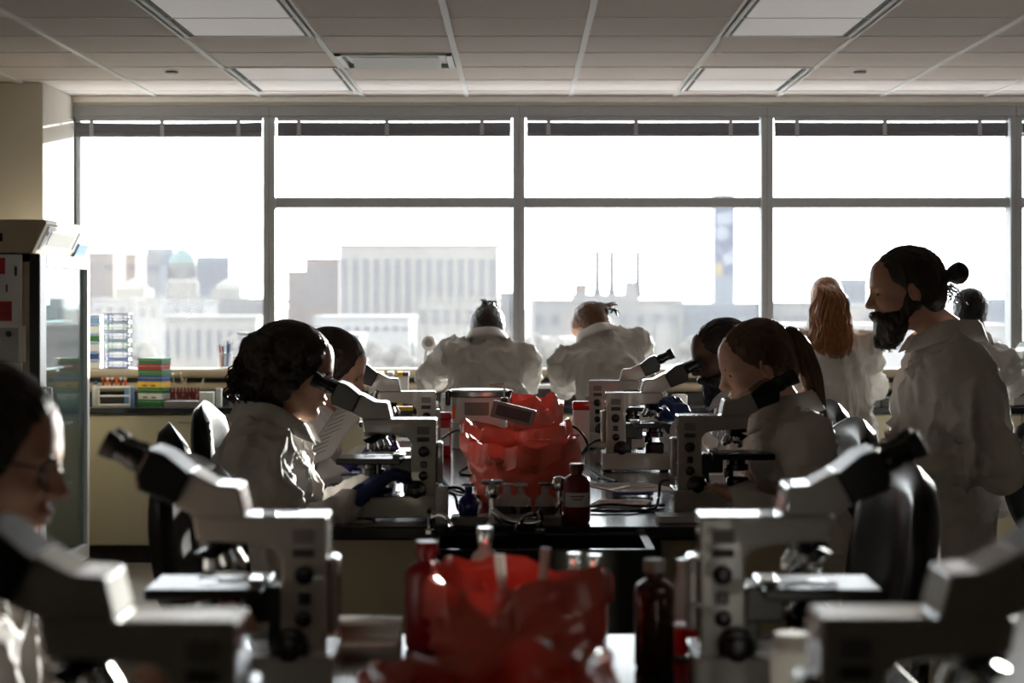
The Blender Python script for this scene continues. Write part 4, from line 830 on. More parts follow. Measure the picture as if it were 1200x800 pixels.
def field(ops, lo, hi, h):
    lo = np.array(lo, np.float32); n = [int(math.ceil((hi[i] - lo[i]) / h)) + 1 for i in range(3)]
    g = np.stack(np.meshgrid(*[lo[i] + h * np.arange(n[i], dtype=np.float32) for i in range(3)], indexing='ij'), -1)
    d = np.full(n, 9.0, np.float32)
    for fn, k, mode in ops:
        bb = getattr(fn, 'bb', None)
        if bb is not None and mode in '+-':      # only the part of the grid this piece can touch
            m_ = k + 3.1 * h
            s_ = tuple(slice(max(0, int((bb[0][i] - m_ - lo[i]) / h)), max(0, min(n[i], int((bb[1][i] + m_ - lo[i]) / h) + 2))) for i in range(3))
            v = fn(g[s_])
            if v.size: d[s_] = smin(d[s_], v, k) if mode == '+' else -smin(-d[s_], v, k)
            continue
        v = fn(g)
        if mode == '+': d = smin(d, v, k)
        elif mode == '-': d = -smin(-d, v, k)
        else: d = -smin(-d, -v, k)          # intersect
    d[0] = d[-1] = 1; d[:, 0] = d[:, -1] = 1; d[:, :, 0] = d[:, :, -1] = 1
    return d, lo
def snet(d, lo, h):
    n = d.shape; ins = d < 0
    off = [(0, 0, 0), (1, 0, 0), (0, 1, 0), (1, 1, 0), (0, 0, 1), (1, 0, 1), (0, 1, 1), (1, 1, 1)]
    sl = lambda o: tuple(slice(o[i], n[i] - 1 + o[i]) for i in range(3))
    cnt = sum(ins[sl(o)].astype(np.int8) for o in off); mask = (cnt > 0) & (cnt < 8)
    idx = -np.ones(mask.shape, int); cells = np.argwhere(mask); idx[mask] = np.arange(len(cells))
    cv = np.stack([d[sl(o)][mask] for o in off], 1); pos = np.zeros((len(cells), 3)); num = np.zeros(len(cells))
    for a in range(8):
        for b in range(a + 1, 8):
            if sum(abs(off[a][i] - off[b][i]) for i in range(3)) != 1: continue
            va, vb = cv[:, a], cv[:, b]; c = (va < 0) != (vb < 0); t = np.where(c, va / np.where(c, va - vb, 1), 0)
            p = np.array(off[a]) + t[:, None] * (np.array(off[b]) - np.array(off[a])); pos += np.where(c[:, None], p, 0); num += c
    V = (cells + pos / num[:, None]) * h + lo; Q = []
    for ax in range(3):
        u, v = (ax + 1) % 3, (ax + 2) % 3
        s0 = [slice(1, n[i] - 1) for i in range(3)]; s0[ax] = slice(0, n[ax] - 1); s1 = list(s0); s1[ax] = slice(1, n[ax])
        a = ins[tuple(s0)]; b = ins[tuple(s1)]; w = np.argwhere(a != b); fl = a[tuple(w.T)]
        base = w.copy(); base[:, u] += 1; base[:, v] += 1
        def ci(du, dv): c = base.copy(); c[:, u] -= du; c[:, v] -= dv; return idx[tuple(c.T)]
        q = np.stack([ci(1, 1), ci(0, 1), ci(0, 0), ci(1, 0)], 1); q[~fl] = q[~fl][:, ::-1]; Q.append(q)
    return V, np.concatenate(Q)
def vnormals(V, Q):
    n = np.cross(V[Q[:, 2]] - V[Q[:, 0]], V[Q[:, 3]] - V[Q[:, 1]]); o = np.zeros_like(V)
    for i in range(4): np.add.at(o, Q[:, i], n)
    return o / (np.linalg.norm(o, axis=1, keepdims=True) + 1e-9)
def surf(ops, lo, hi, h):
    d, l = field(ops, lo, hi, h); return snet(d, l, h)
def np_obj(name, parts, m, parent):
    V = []; Fc = []; k = 0
    for v, q in parts: V.append(v); Fc.append(q + k); k += len(v)
    V = np.concatenate(V); Fc = np.concatenate(Fc); me = bpy.data.meshes.new(name)
    me.vertices.add(len(V)); me.vertices.foreach_set('co', V.astype(np.float32).ravel())
    me.loops.add(len(Fc) * 4); me.loops.foreach_set('vertex_index', Fc.astype(np.int32).ravel())
    me.polygons.add(len(Fc)); me.polygons.foreach_set('loop_start', np.arange(len(Fc), dtype=np.int32) * 4)
    me.polygons.foreach_set('use_smooth', np.ones(len(Fc), bool)); me.update(calc_edges=True); me.validate()
    return link(name, me, m, parent)
def bounds(pts, pad): a = np.array([A3(p) for p in pts]); return a.min(0) - pad, a.max(0) + pad
SK = dict(light=mat('skin_light', (204, 158, 134), 0.5, var=0.06, scale=40, bump=0.05, bscale=300), pale=mat('skin_pale', (214, 172, 150), 0.5, var=0.05, scale=40, bump=0.05, bscale=300), deep=mat('skin_deep', (84, 56, 42), 0.45, var=0.08, scale=40, bump=0.05, bscale=300))
HAIR = dict(dark=mat('hair_dark_brown', (46, 34, 28), 0.42, var=0.35, scale=60, bump=0.5, bscale=70, stretch=(1, 3, 0.35)), black=mat('hair_black', (22, 19, 19), 0.36, var=0.3, scale=60, bump=0.4, bscale=80, stretch=(1, 3, 0.35)),
            brown=mat('hair_brown', (112, 78, 52), 0.42, var=0.35, scale=60, bump=0.5, bscale=70, stretch=(1, 3, 0.35)), red=mat('hair_auburn', (166, 108, 64), 0.4, var=0.4, scale=60, bump=0.5, bscale=70, stretch=(1, 3, 0.35)),
            pony=mat('hair_light_brown', (92, 64, 42), 0.4, var=0.35, scale=60, bump=0.5, bscale=70, stretch=(1, 3, 0.35)))
def head_ops(fat=0.0, neck=True, chest=None):
    o = [(ell((-0.014, 0, 0.034), (0.097, 0.074, 0.084)), 0.02, '+'), (ell((0.028, 0, -0.028), (0.062, 0.056 + fat, 0.085)), 0.04, '+'),
         (ell((0.062, 0, 0.045), (0.028, 0.052, 0.045)), 0.03, '+'),
         (rc((0.0, 0.05 + fat, -0.06), (0.06, 0.014, -0.098), 0.022 + fat * .5, 0.017), 0.03, '+'), (rc((0.0, -0.05 - fat, -0.06), (0.06, -0.014, -0.098), 0.022 + fat * .5, 0.017), 0.03, '+'),
         (ell((0.070, 0, -0.098), (0.018, 0.022, 0.018)), 0.02, '+'), (ell((0.074, 0, 0.022), (0.018, 0.046, 0.012)), 0.02, '+'),
         (ell((0.058, 0.036, -0.022), (0.03, 0.022, 0.022)), 0.02, '+'), (ell((0.058, -0.036, -0.022), (0.03, 0.022, 0.022)), 0.02, '+'),
         (ell((0.100, 0.033, 0.002), (0.016, 0.017, 0.014)), 0.012, '-'), (ell((0.100, -0.033, 0.002), (0.016, 0.017, 0.014)), 0.012, '-'),
         (ell((0.074, 0.032, 0.003), (0.0125, 0.0145, 0.0105)), 0.004, '+'), (ell((0.074, -0.032, 0.003), (0.0125, 0.0145, 0.0105)), 0.004, '+'),
         (rc((0.086, 0, 0.016), (0.111, 0, -0.026), 0.0075, 0.0105), 0.012, '+'), (ell((0.102, 0.0105, -0.031), (0.012, 0.008, 0.0075)), 0.008, '+'), (ell((0.102, -0.0105, -0.031), (0.012, 0.008, 0.0075)), 0.008, '+'),
         (ell((0.083, 0, -0.062), (0.016, 0.03, 0.02)), 0.014, '+'),
         (ell((0.0955, 0, -0.0575), (0.0085, 0.022, 0.0055)), 0.006, '+'), (ell((0.0935, 0, -0.0705), (0.009, 0.019, 0.0065)), 0.006, '+'), (ell((0.106, 0, -0.064), (0.012, 0.03, 0.0022)), 0.004, '-'),
         (ell((0.094, 0, -0.083), (0.01, 0.02, 0.006)), 0.01, '-'),
         (ell((-0.008, 0.075, -0.008), (0.019, 0.008, 0.031), (0, R(12), R(18))), 0.008, '+'), (ell((-0.008, -0.075, -0.008), (0.019, 0.008, 0.031), (0, R(12), R(-18))), 0.008, '+'),
         (ell((-0.002, 0.084, -0.004), (0.009, 0.006, 0.016)), 0.006, '-'), (ell((-0.002, -0.084, -0.004), (0.009, 0.006, 0.016)), 0.006, '-')]
    return o
HC = plane((0.743, 0, -0.669), 0.743 * 0.082 - 0.669 * 0.07)
def cap_ops(t=0.012, low=True, cut=HC):
    o = [(ell((-0.016, 0, 0.036), (0.099 + t, 0.077 + t, 0.085 + t)), 0.02, '+')]
    if low: o.append((ell((-0.052, 0, -0.02), (0.058 + t, 0.066 + t * .6, 0.075)), 0.03, '+'))
    o.append((cut, 0.012, '&')); return o
def strands(path, rad, n, r, seed, wave=0.0, taper=0.35, freq=3.0):
    q = random.Random(seed); b = MB(); P = spline(path, 5); m = len(P)
    for i in range(n):
        a = q.uniform(0, 2 * PI); k = math.sqrt(q.random()); ph = q.uniform(0, 6.28); pts = []; rr = []; end = q.uniform(0.8, 1.0)
        for j, p in enumerate(P):
            t = j / (m - 1)
            if t > end: break
            R_ = np.interp(t, [x[0] for x in rad], [x[1] for x in rad]) * k
            w = wave * math.sin(t * freq * 6.28 + ph) * min(1, t * 3)
            pts.append(p + Vector((math.cos(a) * R_ + w, math.sin(a) * R_ + w * math.cos(ph), 0.4 * math.sin(a + 1) * R_))); rr.append(r * (1 - taper * t))
        if len(pts) > 2: b.tube(pts, rr, 4)
    me = b.mesh(); V = np.array([v.co[:] for v in me.vertices]); out = []
    for p in me.polygons:
        if len(p.vertices) == 4: out.append(tuple(p.vertices))
    bpy.data.meshes.remove(me); return V, np.array(out)
def hand_mesh(side, curl=0.5, spread=0.12, pinch=0.3):
    """wrist at the origin, fingers along +x, palm facing -z; side=+1 right hand (thumb at +y)"""
    o = []; s = side; ys = (0.031, 0.010, -0.011, -0.031); ln = (0.95, 1.05, 0.98, 0.78)
    for y in ys: o.append((rc((0.0, s * y * 0.6, 0), (0.082 - abs(y) * 0.15, s * y, 0), 0.019, 0.0135), 0.016, '+'))
    ends = [(0.0, 0, 0)]
    for y, l in zip(ys, ln):
        p = Vector((0.082 - abs(y) * 0.15, s * y, 0)); a = curl * 0.5; d2 = s * y * spread * 20
        for L_, rr in ((0.043, 0.0095), (0.028, 0.0088), (0.021, 0.0078)):
            d = Vector((math.cos(a), d2 * 0.12 * math.cos(a), -math.sin(a))).normalized(); q = p + d * L_ * l
            o.append((rc(p, q, rr + 0.0006, rr), 0.006, '+')); p = q; a += curl
        ends.append(tuple(p))
    a, b, c = Vector((0.018, s * 0.024, -0.006)), Vector((0.052, s * 0.052, -0.018 - pinch * 0.02)), Vector((0.08, s * 0.056, -0.03 - pinch * 0.04)); e = Vector((0.1, s * 0.048, -0.04 - pinch * 0.05))
    o += [(rc(a, b, 0.017, 0.0125), 0.014, '+'), (rc(b, c, 0.0115, 0.0105), 0.006, '+'), (rc(c, e, 0.0105, 0.0085), 0.006, '+')]
    lo, hi = bounds(ends + [(0.1, 0.07, 0.03), (-0.03, -0.07, -0.08), (0.12, 0, 0)], 0.025)
    return surf(o, lo, hi, 0.0042)
def xf(part, Rm, t): return part[0] @ np.array(Rm, float).T + np.array(A3(t), float), part[1]
def person(label, hw, yaw, back=0.05, side=0.0, sit=True, pitch=10, hyaw=0, roll=0, hands=None, hair=(), hair_m='dark', skin='light', bulk=1.0, gloves=None,
           fat=0.0, collar=True, extra=None, curl=0.7, coat_m='coat', ex_bulk=0.0, seed=1, twist=0, brow='dark', face=True, neck=0.052, poles=None, nlen=0.165):
    yw = R(yaw); Rw = Matrix.Rotation(yw, 3, 'Z'); hl = Vector((back, side, hw.z)); org = Vector((hw.x, hw.y, 0)) - Rw @ Vector((back, side, 0))
    t = thing('person', label, 'person', org, yw, 'people in white lab coats')
    loc = lambda w: Rw.transposed() @ (Vector(w) - org)
    Rh = Matrix.Rotation(R(hyaw), 3, 'Z') @ Matrix.Rotation(R(pitch), 3, 'Y') @ Matrix.Rotation(R(roll), 3, 'X')
    nb = hl + Matrix.Rotation(R(hyaw * .3), 3, 'Z') @ (Matrix.Rotation(R(pitch * .6), 3, 'Y') @ Vector((-neck, 0, -nlen)))
    dxy2 = nb.x ** 2 + nb.y ** 2; pz = nb.z - math.sqrt(max(0.05, 0.49 ** 2 - dxy2)); pel = Vector((0, 0, pz))
    u = (nb - pel).normalized(); lat = Vector((0, 1, 0)); lat = (Matrix.Rotation(R(twist), 3, 'Z') @ lat); lat = (lat - u * lat.dot(u)).normalized(); fw = lat.cross(u)
    chest = pel + u * 0.34; belly = pel + u * 0.15
    sh = {'L': nb - u * 0.062 + lat * 0.176 * (0.5 + bulk * .5), 'R': nb - u * 0.062 - lat * 0.176 * (0.5 + bulk * .5)}
    E = {}; W = {}; hands = hands or {}
    for k, sg in (('L', 1), ('R', -1)):
        S_ = sh[k]; tg = hands.get(k); L1, L2 = 0.285, 0.255
        tg = loc(tg) if tg is not None else S_ + Vector((0.16, sg * 0.06, -0.46)) if not sit else S_ + Vector((0.28, -sg * 0.02, -0.36))
        d = tg - S_; D = min(d.length, (L1 + L2) * 0.985); dn = d.normalized(); W[k] = S_ + dn * D
        a = (L1 * L1 - L2 * L2 + D * D) / (2 * D); hh = math.sqrt(max(0, L1 * L1 - a * a)); pole = Vector((poles or {}).get(k, (-0.35, sg * 0.45, -1.0))); pole = (pole - dn * pole.dot(dn)).normalized(); E[k] = S_ + dn * a + pole * hh
    Lg = {}
    for k, sg in (('L', 1), ('R', -1)):
        hip = pel + Vector((0, sg * 0.085, -0.02))
        if sit: kn = hip + Vector((0.40, sg * 0.05, -0.02)); an = Vector((kn.x - 0.06, kn.y, max(0.1, kn.z - 0.42)))
        else: kn = Vector((0.02, sg * 0.1, hip.z * 0.52)); an = Vector((-0.02, sg * 0.1, 0.09))
        Lg[k] = (hip, kn, an)
    # ---- body: torso, neck, head and wrists as one mesh
    hops = head_ops(fat)
    nk = Rh.transposed() @ (nb - hl)
    hops += [(rc((-0.024, 0, -0.05), nk + Vector((0.0, 0, 0.02)), 0.05 + fat * .6, 0.056 + fat * .6), 0.03, '+'), (rc(nk, nk + Vector((0, 0, -0.04)), 0.06, 0.06), 0.04, '+')]
    lo, hi = bounds([(-0.13, -0.1, -0.12), (0.13, 0.1, 0.13), tuple(nk)], 0.03); hi[2] = 0.135
    parts = [xf(surf(hops, lo, hi, 0.0042), Rh, hl)]
    bops = [(rc(chest + lat * .055, belly + lat * .05, 0.066 * bulk, 0.07 * bulk), 0.05, '+'), (rc(chest - lat * .055, belly - lat * .05, 0.066 * bulk, 0.07 * bulk), 0.05, '+'), (rc(belly, pel, 0.08 * bulk, 0.09 * bulk), 0.05, '+'), (rc(sh['L'], sh['R'], 0.034), 0.04, '+'), (rc(nb - u * .02, chest, 0.05, 0.07), 0.04, '+')]
    for k in 'LR': bops += [(rc(sh[k], E[k], 0.034, 0.03), 0.03, '+'), (rc(E[k], W[k], 0.03, 0.024), 0.02, '+')]
    lo, hi = bounds([pel, nb, *sh.values(), *E.values(), *W.values()], 0.14); parts.append(surf(bops, lo, hi, 0.016))
    HM = {}
    for k, sg in (('L', -1), ('R', 1)):
        x = (W[k] - E[k]).normalized(); z = Vector((0, 0, 1)); z = (z - x * z.dot(x)).normalized(); y = z.cross(x)
        Rm = Matrix((x, y, z)).transposed(); HM[k] = xf(hand_mesh(sg, curl), Rm, W[k] - x * 0.005)
        if not (gloves and k in gloves): parts.append(HM[k])
    np_obj('body', parts, SK[skin], t)
    if gloves:
        for k in gloves:
            x = (E[k] - W[k]).normalized(); cu = surf([(rc(W[k] - x * 0.02, W[k] + x * 0.05, 0.027, 0.029), 0.01, '+')], *bounds([W[k] - x * 0.02, W[k] + x * 0.05], 0.05), 0.006)
            np_obj('glove', [HM[k], cu], M[gloves[k]], t)
    # ---- coat
    b = bulk; c = [(rc(sh['L'], sh['R'], 0.066, 0.066), 0.04, '+'), (rc(nb - u * .03, sh['L'], 0.06, 0.062), 0.04, '+'), (rc(nb - u * .03, sh['R'], 0.06, 0.062), 0.04, '+')]
    for sg in (1, -1):
        c += [(rc(chest + lat * .058 * sg, belly + lat * .055 * sg, 0.106 * b, 0.112 * b + ex_bulk), 0.05, '+'), (rc(belly + lat * .055 * sg, pel + lat * .06 * sg, 0.112 * b + ex_bulk, 0.126 * b + ex_bulk), 0.05, '+')]
    hem = 0.0; Ex = []
    if sit:
        for k in 'LR':
            h_, kn, an = Lg[k]; e = h_.lerp(kn, 0.8); c.append((rc(h_, e, 0.115 * b, 0.09), 0.06, '+')); Ex.append(e)
        tl = pel + Vector((-0.06, 0, -0.22)); c.append((rc(pel, tl, 0.13 * b, 0.12 * b), 0.06, '+')); Ex.append(tl); hem = pz - 0.2
    else:
        hem = max(0.42, pz - 0.42)
        for sg in (1, -1):
            e = Vector((0.015, sg * 0.10, hem - 0.05)); c.append((rc(pel + lat * .06 * sg, e, 0.128 * b + ex_bulk, 0.155 * b + ex_bulk), 0.06, '+')); Ex.append(e)
    for k in 'LR':
        x = (W[k] - E[k]).normalized()
        c += [(rc(sh[k], E[k], 0.069, 0.060), 0.022, '+'), (rc(E[k], W[k] - x * 0.025, 0.060, 0.044), 0.02, '+')]
    c.append((plane((0, 0, 1), 0), 0.01, 'x')); c.pop()
    c.append((lambda P, hz=hem: hz - P[..., 2], 0.01, '&'))
    lo, hi = bounds([pel, nb, *sh.values(), *E.values(), *W.values(), *Ex], 0.21); V, Q = surf(c, lo, hi, 0.0092)
    nrm = vnormals(V, Q); off = np.array([seed * 1.7, seed * 3.1, seed * 0.7])
    Pn = V + off + 0.05 * np.stack([vnoise(V + off, 7), vnoise(V + off + 3, 7), vnoise(V + off + 7, 7)], 1)
    n1 = vnoise(Pn * np.array([1, 1, 0.24]), 13); n2 = vnoise(Pn * np.array([1, 1, 0.35]) + 5, 27); n3 = vnoise(Pn * np.array([0.6, 0.6, 1]) + 9, 18)
    rid = lambda n: (1 - np.abs(2 * n - 1)) ** 2.8
    dsp = 0.034 * (rid(n1) - 0.33) + 0.015 * (rid(n2) - 0.33) + 0.015 * (rid(n3) - 0.33)
    V = V + nrm * dsp[:, None]; co = np_obj('coat', [(V, Q)], M[coat_m], t)
    if collar:
        g = []; n = 40; ax = (Rh @ Vector((0, 0, 1)) * 0.25 + u).normalized(); la = (lat - ax * lat.dot(ax)).normalized(); fo = la.cross(ax); cc = nb + ax * 0.012 + fo * 0.004
        for rr, zz in ((0.088, -0.02), (0.078, 0.025), (0.076, 0.05), (0.082, 0.057), (0.090, 0.048), (0.102, 0.018), (0.110, 0.000)):
            row = []
            for j in range(n + 1):
                a = R(22) + (2 * PI - R(44)) * j / n; fr = 1 + 0.35 * max(0, math.cos(a)) ** 3; dz = -0.05 * max(0, math.cos(a)) ** 2 * (1 if zz < 0.02 else 1.1)
                wv = 0.004 * math.sin(5 * a + seed)
                row.append(cc + fo * math.cos(a) * (rr * fr + wv + fat) + la * math.sin(a) * (rr * 1.08 + wv + fat) + ax * (zz + dz))
            g.append(row)
        o = MB().sheet(g).obj('collar', M[coat_m], co, True, 70); md = o.modifiers.new('thickness', 'SOLIDIFY'); md.thickness = 0.004
    # ---- trousers and shoes
    tp = [(rc(Lg['L'][0], Lg['R'][0], 0.1), 0.04, '+')]
    for k in 'LR': h_, kn, an = Lg[k]; tp += [(rc(h_, kn, 0.085, 0.065), 0.04, '+'), (rc(kn, an, 0.065, 0.05), 0.03, '+')]
    lo, hi = bounds([p for k in 'LR' for p in Lg[k]], 0.12); np_obj('trousers', [surf(tp, lo, hi, 0.016)], M['dark'], t)
    for k in 'LR':
        an = Lg[k][2]; zf = an.z - 0.075
        np_obj('shoe', [surf([(rc(an + Vector((0, 0, -0.03)), an + Vector((-0.02, 0, -0.045)), 0.042), 0.02, '+'), (rc(an + Vector((-0.03, 0, -0.05)), an + Vector((0.15, 0, -0.055)), 0.035, 0.03), 0.03, '+'), (lambda P, z0=zf: z0 - P[..., 2], 0.005, '&')], *bounds([an + Vector((-0.08, -0.05, -0.08)), an + Vector((0.18, 0.05, 0.02))], 0.03), 0.009)], M['shoe'], t)
    # ---- eyes and brows
    if face:
        for sg in (1, -1):
            e = Vector((0.0755, sg * 0.032, 0.003)); b_ = MB().sph(Rh @ e + hl, 0.0118, n=12).obj('eye', M['eye'], t, True)
            MB().sph(Rh @ (e + Vector((0.0082, 0, -0.001))) + hl, 0.0055, n=10).obj('iris', M['iris'], b_, True)
            MB().tube([Rh @ Vector((x, sg * y, 0.024 - abs(y - 0.034) * 0.2)) + hl for x, y in ((0.0945, 0.012), (0.0932, 0.022), (0.0895, 0.032), (0.083, 0.042), (0.074, 0.05))], [0.002, 0.004, 0.004, 0.003, 0.0015], 6).obj('eyebrow', HAIR[brow], t, True)
            MB().tube([Rh @ Vector((x, sg * y, z)) + hl for x, y, z in ((0.0845, 0.020, 0.001), (0.0885, 0.027, -0.001), (0.0885, 0.035, -0.001), (0.084, 0.044, 0.0))], 0.0013, 5).obj('eyelash', HAIR[brow], b_, True)
    # ---- hair
    if hair:
        hp = []
        for kind, a in hair:
            if kind == 'sdf':
                ops, lo, hi = a; V, Q = surf(ops, lo, hi, 0.0045); nn = vnormals(V, Q)
                k = rid(vnoise(V * np.array([0.5, 1.6, 0.5]) + seed, 70)); V = V + nn * (0.0035 * (k - 0.5))[:, None]; hp.append((V, Q))
            else: hp.append(a)
        np_obj('hair', [xf(p, Rh, hl) for p in hp], HAIR[hair_m], t)
    if extra: extra(t, Rh, hl, hair_m)
    return t
HB = ((-0.2, -0.13, -0.19), (0.13, 0.13, 0.17))
def glasses(t, Rh, hl, frame='sblack'):
    g = MB(); T = lambda v: Rh @ Vector(v) + hl
    for s in (-1, 1):
        ring = [T((0.098 - 0.010 * abs(math.cos(a)), s * 0.034 + 0.024 * math.cos(a), 0.0 + 0.019 * math.sin(a))) for a in [i * 2 * PI / 20 for i in range(21)]]
        g.tube(ring, 0.0022, 6); g.tube([T((0.088, s * 0.058, 0.008)), T((0.06, s * 0.078, 0.01)), T((-0.01, s * 0.084, 0.006)), T((-0.03, s * 0.08, -0.012))], 0.002, 6)
    g.tube([T((0.098, -0.012, 0.004)), T((0.103, 0, 0.008)), T((0.098, 0.012, 0.004))], 0.002, 6)
    o = g.obj('glasses', M[frame], t, True)
    for s in (-1, 1):
        MB().sheet([[T((0.0955 - 0.006 * abs(j - 2), s * 0.034 + 0.011 * (j - 2), 0.016 * (i - 1))) for j in range(5)] for i in range(3)]).obj('lens', M['lens'], o, True)
def blobs(pts, r0, r1, seed, k=0.012):
    q = random.Random(seed); return [(ell(p, (q.uniform(r0, r1), q.uniform(r0, r1), q.uniform(r0, r1))), k, '+') for p in pts]
# --- hair sets
q = random.Random(21); curl_pts = []
for i in range(330):
    a = q.uniform(0, 2 * PI); zz = q.uniform(-0.115, 0.10); rr = 0.108 * math.sqrt(max(0.05, 1 - ((zz - 0.01) / 0.15) ** 2)); x = -0.03 + math.cos(a) * rr * 1.05; y = math.sin(a) * rr * 0.92
    if x > 0.035 + zz * 0.45 or zz > 0.07: continue
    curl_pts.append((x, y, zz))
bob = [(ell((-0.024, 0, 0.03), (0.118, 0.096, 0.102)), 0.02, '+'), (ell((-0.05, 0, -0.05), (0.09, 0.094, 0.085)), 0.04, '+')] + blobs(curl_pts, 0.011, 0.022, 4, 0.008) + [(plane((0.86, 0, -0.51), 0.050), 0.012, '&')]
hair_bob = [('sdf', (bob, (-0.2, -0.15, -0.18), (0.14, 0.15, 0.17))), ('m', strands([(-0.03, 0, 0.09), (-0.07, 0, 0.03), (-0.075, 0, -0.04), (-0.055, 0, -0.11)], [(0, 0.06), (0.4, 0.095), (0.8, 0.1), (1, 0.09)], 130, 0.0032, 31, 0.010, 0.3, 3.5))]
# pulled-back cap
hair_cap = ('sdf', (cap_ops(0.008), *HB))
pony_path = [(-0.095, 0, 0.062), (-0.125, 0, 0.055), (-0.140, 0, 0.0), (-0.140, 0, -0.09), (-0.125, 0, -0.19), (-0.105, 0, -0.31)]
hair_pony = [hair_cap, ('m', strands(pony_path, [(0, 0.012), (0.15, 0.022), (0.5, 0.03), (1, 0.014)], 170, 0.0034, 3, 0.002)), ('sdf', ([(rc((-0.1, 0, 0.055), (-0.13, 0, 0.045), 0.018, 0.02), 0.01, '+'), (rc((-0.125, 0, 0.05), (-0.138, 0, -0.01), 0.02, 0.026), 0.01, '+'), (rc((-0.138, 0, -0.01), (-0.122, 0, -0.2), 0.026, 0.014), 0.01, '+')], (-0.22, -0.06, -0.24), (-0.06, 0.06, 0.1)))]
red_path = [(-0.095, 0, 0.06), (-0.135, 0, 0.05), (-0.15, 0, -0.03), (-0.15, 0.005, -0.13), (-0.15, 0.01, -0.22), (-0.14, 0.012, -0.30)]
hair_red = [hair_cap, ('m', strands(red_path, [(0, 0.02), (0.2, 0.06), (0.5, 0.105), (0.85, 0.11), (1, 0.07)], 420, 0.0045, 9, 0.010, 0.3, 2.6)), ('sdf', ([(rc((-0.1, 0, 0.06), (-0.14, 0, 0.03), 0.025, 0.035), 0.02, '+'), (ell((-0.14, 0.003, -0.1), (0.03, 0.085, 0.13)), 0.03, '+')], (-0.2, -0.1, -0.26), (-0.06, 0.1, 0.12)))]
hair_bun = [('sdf', (cap_ops(0.006), *HB)), ('sdf', ([(rc((-0.1, 0, 0.02), (-0.135, 0, 0.022), 0.02, 0.018), 0.01, '+'), (ell((-0.158, 0, 0.024), (0.03, 0.03, 0.032)), 0.008, '+')], (-0.22, -0.06, -0.04), (-0.07, 0.06, 0.09))),
            ('m', strands([(-0.11, 0, 0.0), (-0.13, 0.0, -0.03), (-0.125, 0, -0.06)], [(0, 0.03), (1, 0.05)], 26, 0.0022, 5, 0.006))]
beard_ops = [(ell((0.055, 0, -0.085), (0.05, 0.058, 0.05)), 0.02, '+'), (rc((0.004, 0.066, 0.02), (0.0, 0.058, -0.04), 0.010, 0.02), 0.02, '+'), (rc((0.004, -0.066, 0.02), (0.0, -0.058, -0.04), 0.010, 0.02), 0.02, '+'), (rc((0.0, 0.056, -0.04), (0.05, 0.03, -0.09), 0.022, 0.03), 0.02, '+'), (rc((0.0, -0.056, -0.04), (0.05, -0.03, -0.09), 0.022, 0.03), 0.02, '+'),
             (ell((0.068, 0, -0.12), (0.04, 0.042, 0.04)), 0.02, '+'), (rc((0.1, 0.022, -0.058), (0.1, -0.022, -0.058), 0.0085), 0.012, '+'), (rc((0.1, 0.022, -0.054), (0.075, 0.04, -0.08), 0.009, 0.014), 0.012, '+'), (rc((0.1, -0.022, -0.054), (0.075, -0.04, -0.08), 0.009, 0.014), 0.012, '+'),
             (ell((0.104, 0, -0.068), (0.014, 0.016, 0.006)), 0.004, '-'), (ell((0.066, 0, -0.01), (0.06, 0.05, 0.036)), 0.01, '-')]
def beard(t, Rh, hl, hm, amp=1.0):
    V, Q = surf(beard_ops, (-0.05, -0.11, -0.19), (0.14, 0.11, 0.045), 0.0045); nn = vnormals(V, Q); k = vnoise(V * np.array([1.4, 1.4, 0.5]), 90); V = V + nn * (0.006 * (k - 0.5))[:, None]
    st = strands([(0.07, 0, -0.10), (0.085, 0, -0.135), (0.08, 0, -0.165)], [(0, 0.028), (1, 0.032)], 50, 0.002, 6, 0.003)
    np_obj('beard', [xf((V, Q), Rh, hl), xf(st, Rh, hl)], HAIR[hm], t)
def clip(t, Rh, hl, p, m='sblack'):
    T = lambda v: Rh @ Vector(v) + hl; b = MB(); x, y, z = p
    for s in (-1, 1):
        b.tube([T((x, y + s * 0.008, z)), T((x - 0.02, y + s * 0.03, z + 0.012)), T((x - 0.025, y + s * 0.042, z - 0.02))], [0.008, 0.007, 0.004], 6)
        for i in range(3): b.tube([T((x - 0.02, y + s * (0.02 + i * 0.009), z + 0.01)), T((x - 0.012 + i * .006, y + s * (0.03 + i * 0.009), z - 0.025))], 0.003, 5)
    b.tube([T((x - 0.01, y - 0.02, z + 0.016)), T((x - 0.012, y + 0.02, z + 0.016))], 0.006, 6); b.obj('hair_clip', M[m], t, True)
hair_up = [('sdf', (cap_ops(0.010) + [(ell((-0.08, -0.04, 0.055), (0.04, 0.035, 0.035)), 0.03, '+'), (ell((-0.095, -0.055, 0.05), (0.026, 0.024, 0.026)), 0.015, '+')], *HB)), ('m', strands([(-0.1, -0.06, 0.05), (-0.125, -0.085, 0.06), (-0.13, -0.1, 0.04)], [(0, 0.02), (1, 0.03)], 24, 0.0025, 12, 0.004))]
hair_bunclip = [('sdf', (cap_ops(0.014) + [(ell((-0.075, -0.03, -0.05), (0.05, 0.06, 0.09)), 0.03, '+')], *HB)), ('m', strands([(-0.09, 0, 0.1), (-0.11, 0.01, 0.115), (-0.12, 0.02, 0.11)], [(0, 0.02), (1, 0.025)], 14, 0.0025, 13, 0.004))]
hair_short = [('sdf', (cap_ops(0.013, True, plane((0.743, 0, -0.669), 0.743 * 0.075 - 0.669 * 0.055)), *HB))]
hair_crop = [('sdf', (cap_ops(0.004, True), *HB))]
lcut = plane((0.9, 0, -0.42), 0.045)
hair_side = [('sdf', ([(ell((-0.018, 0, 0.036), (0.112, 0.09, 0.098)), 0.02, '+'), (ell((-0.04, 0, -0.05), (0.08, 0.085, 0.09)), 0.04, '+'), (lcut, 0.012, '&')], (-0.2, -0.14, -0.19), (0.14, 0.14, 0.17)))]
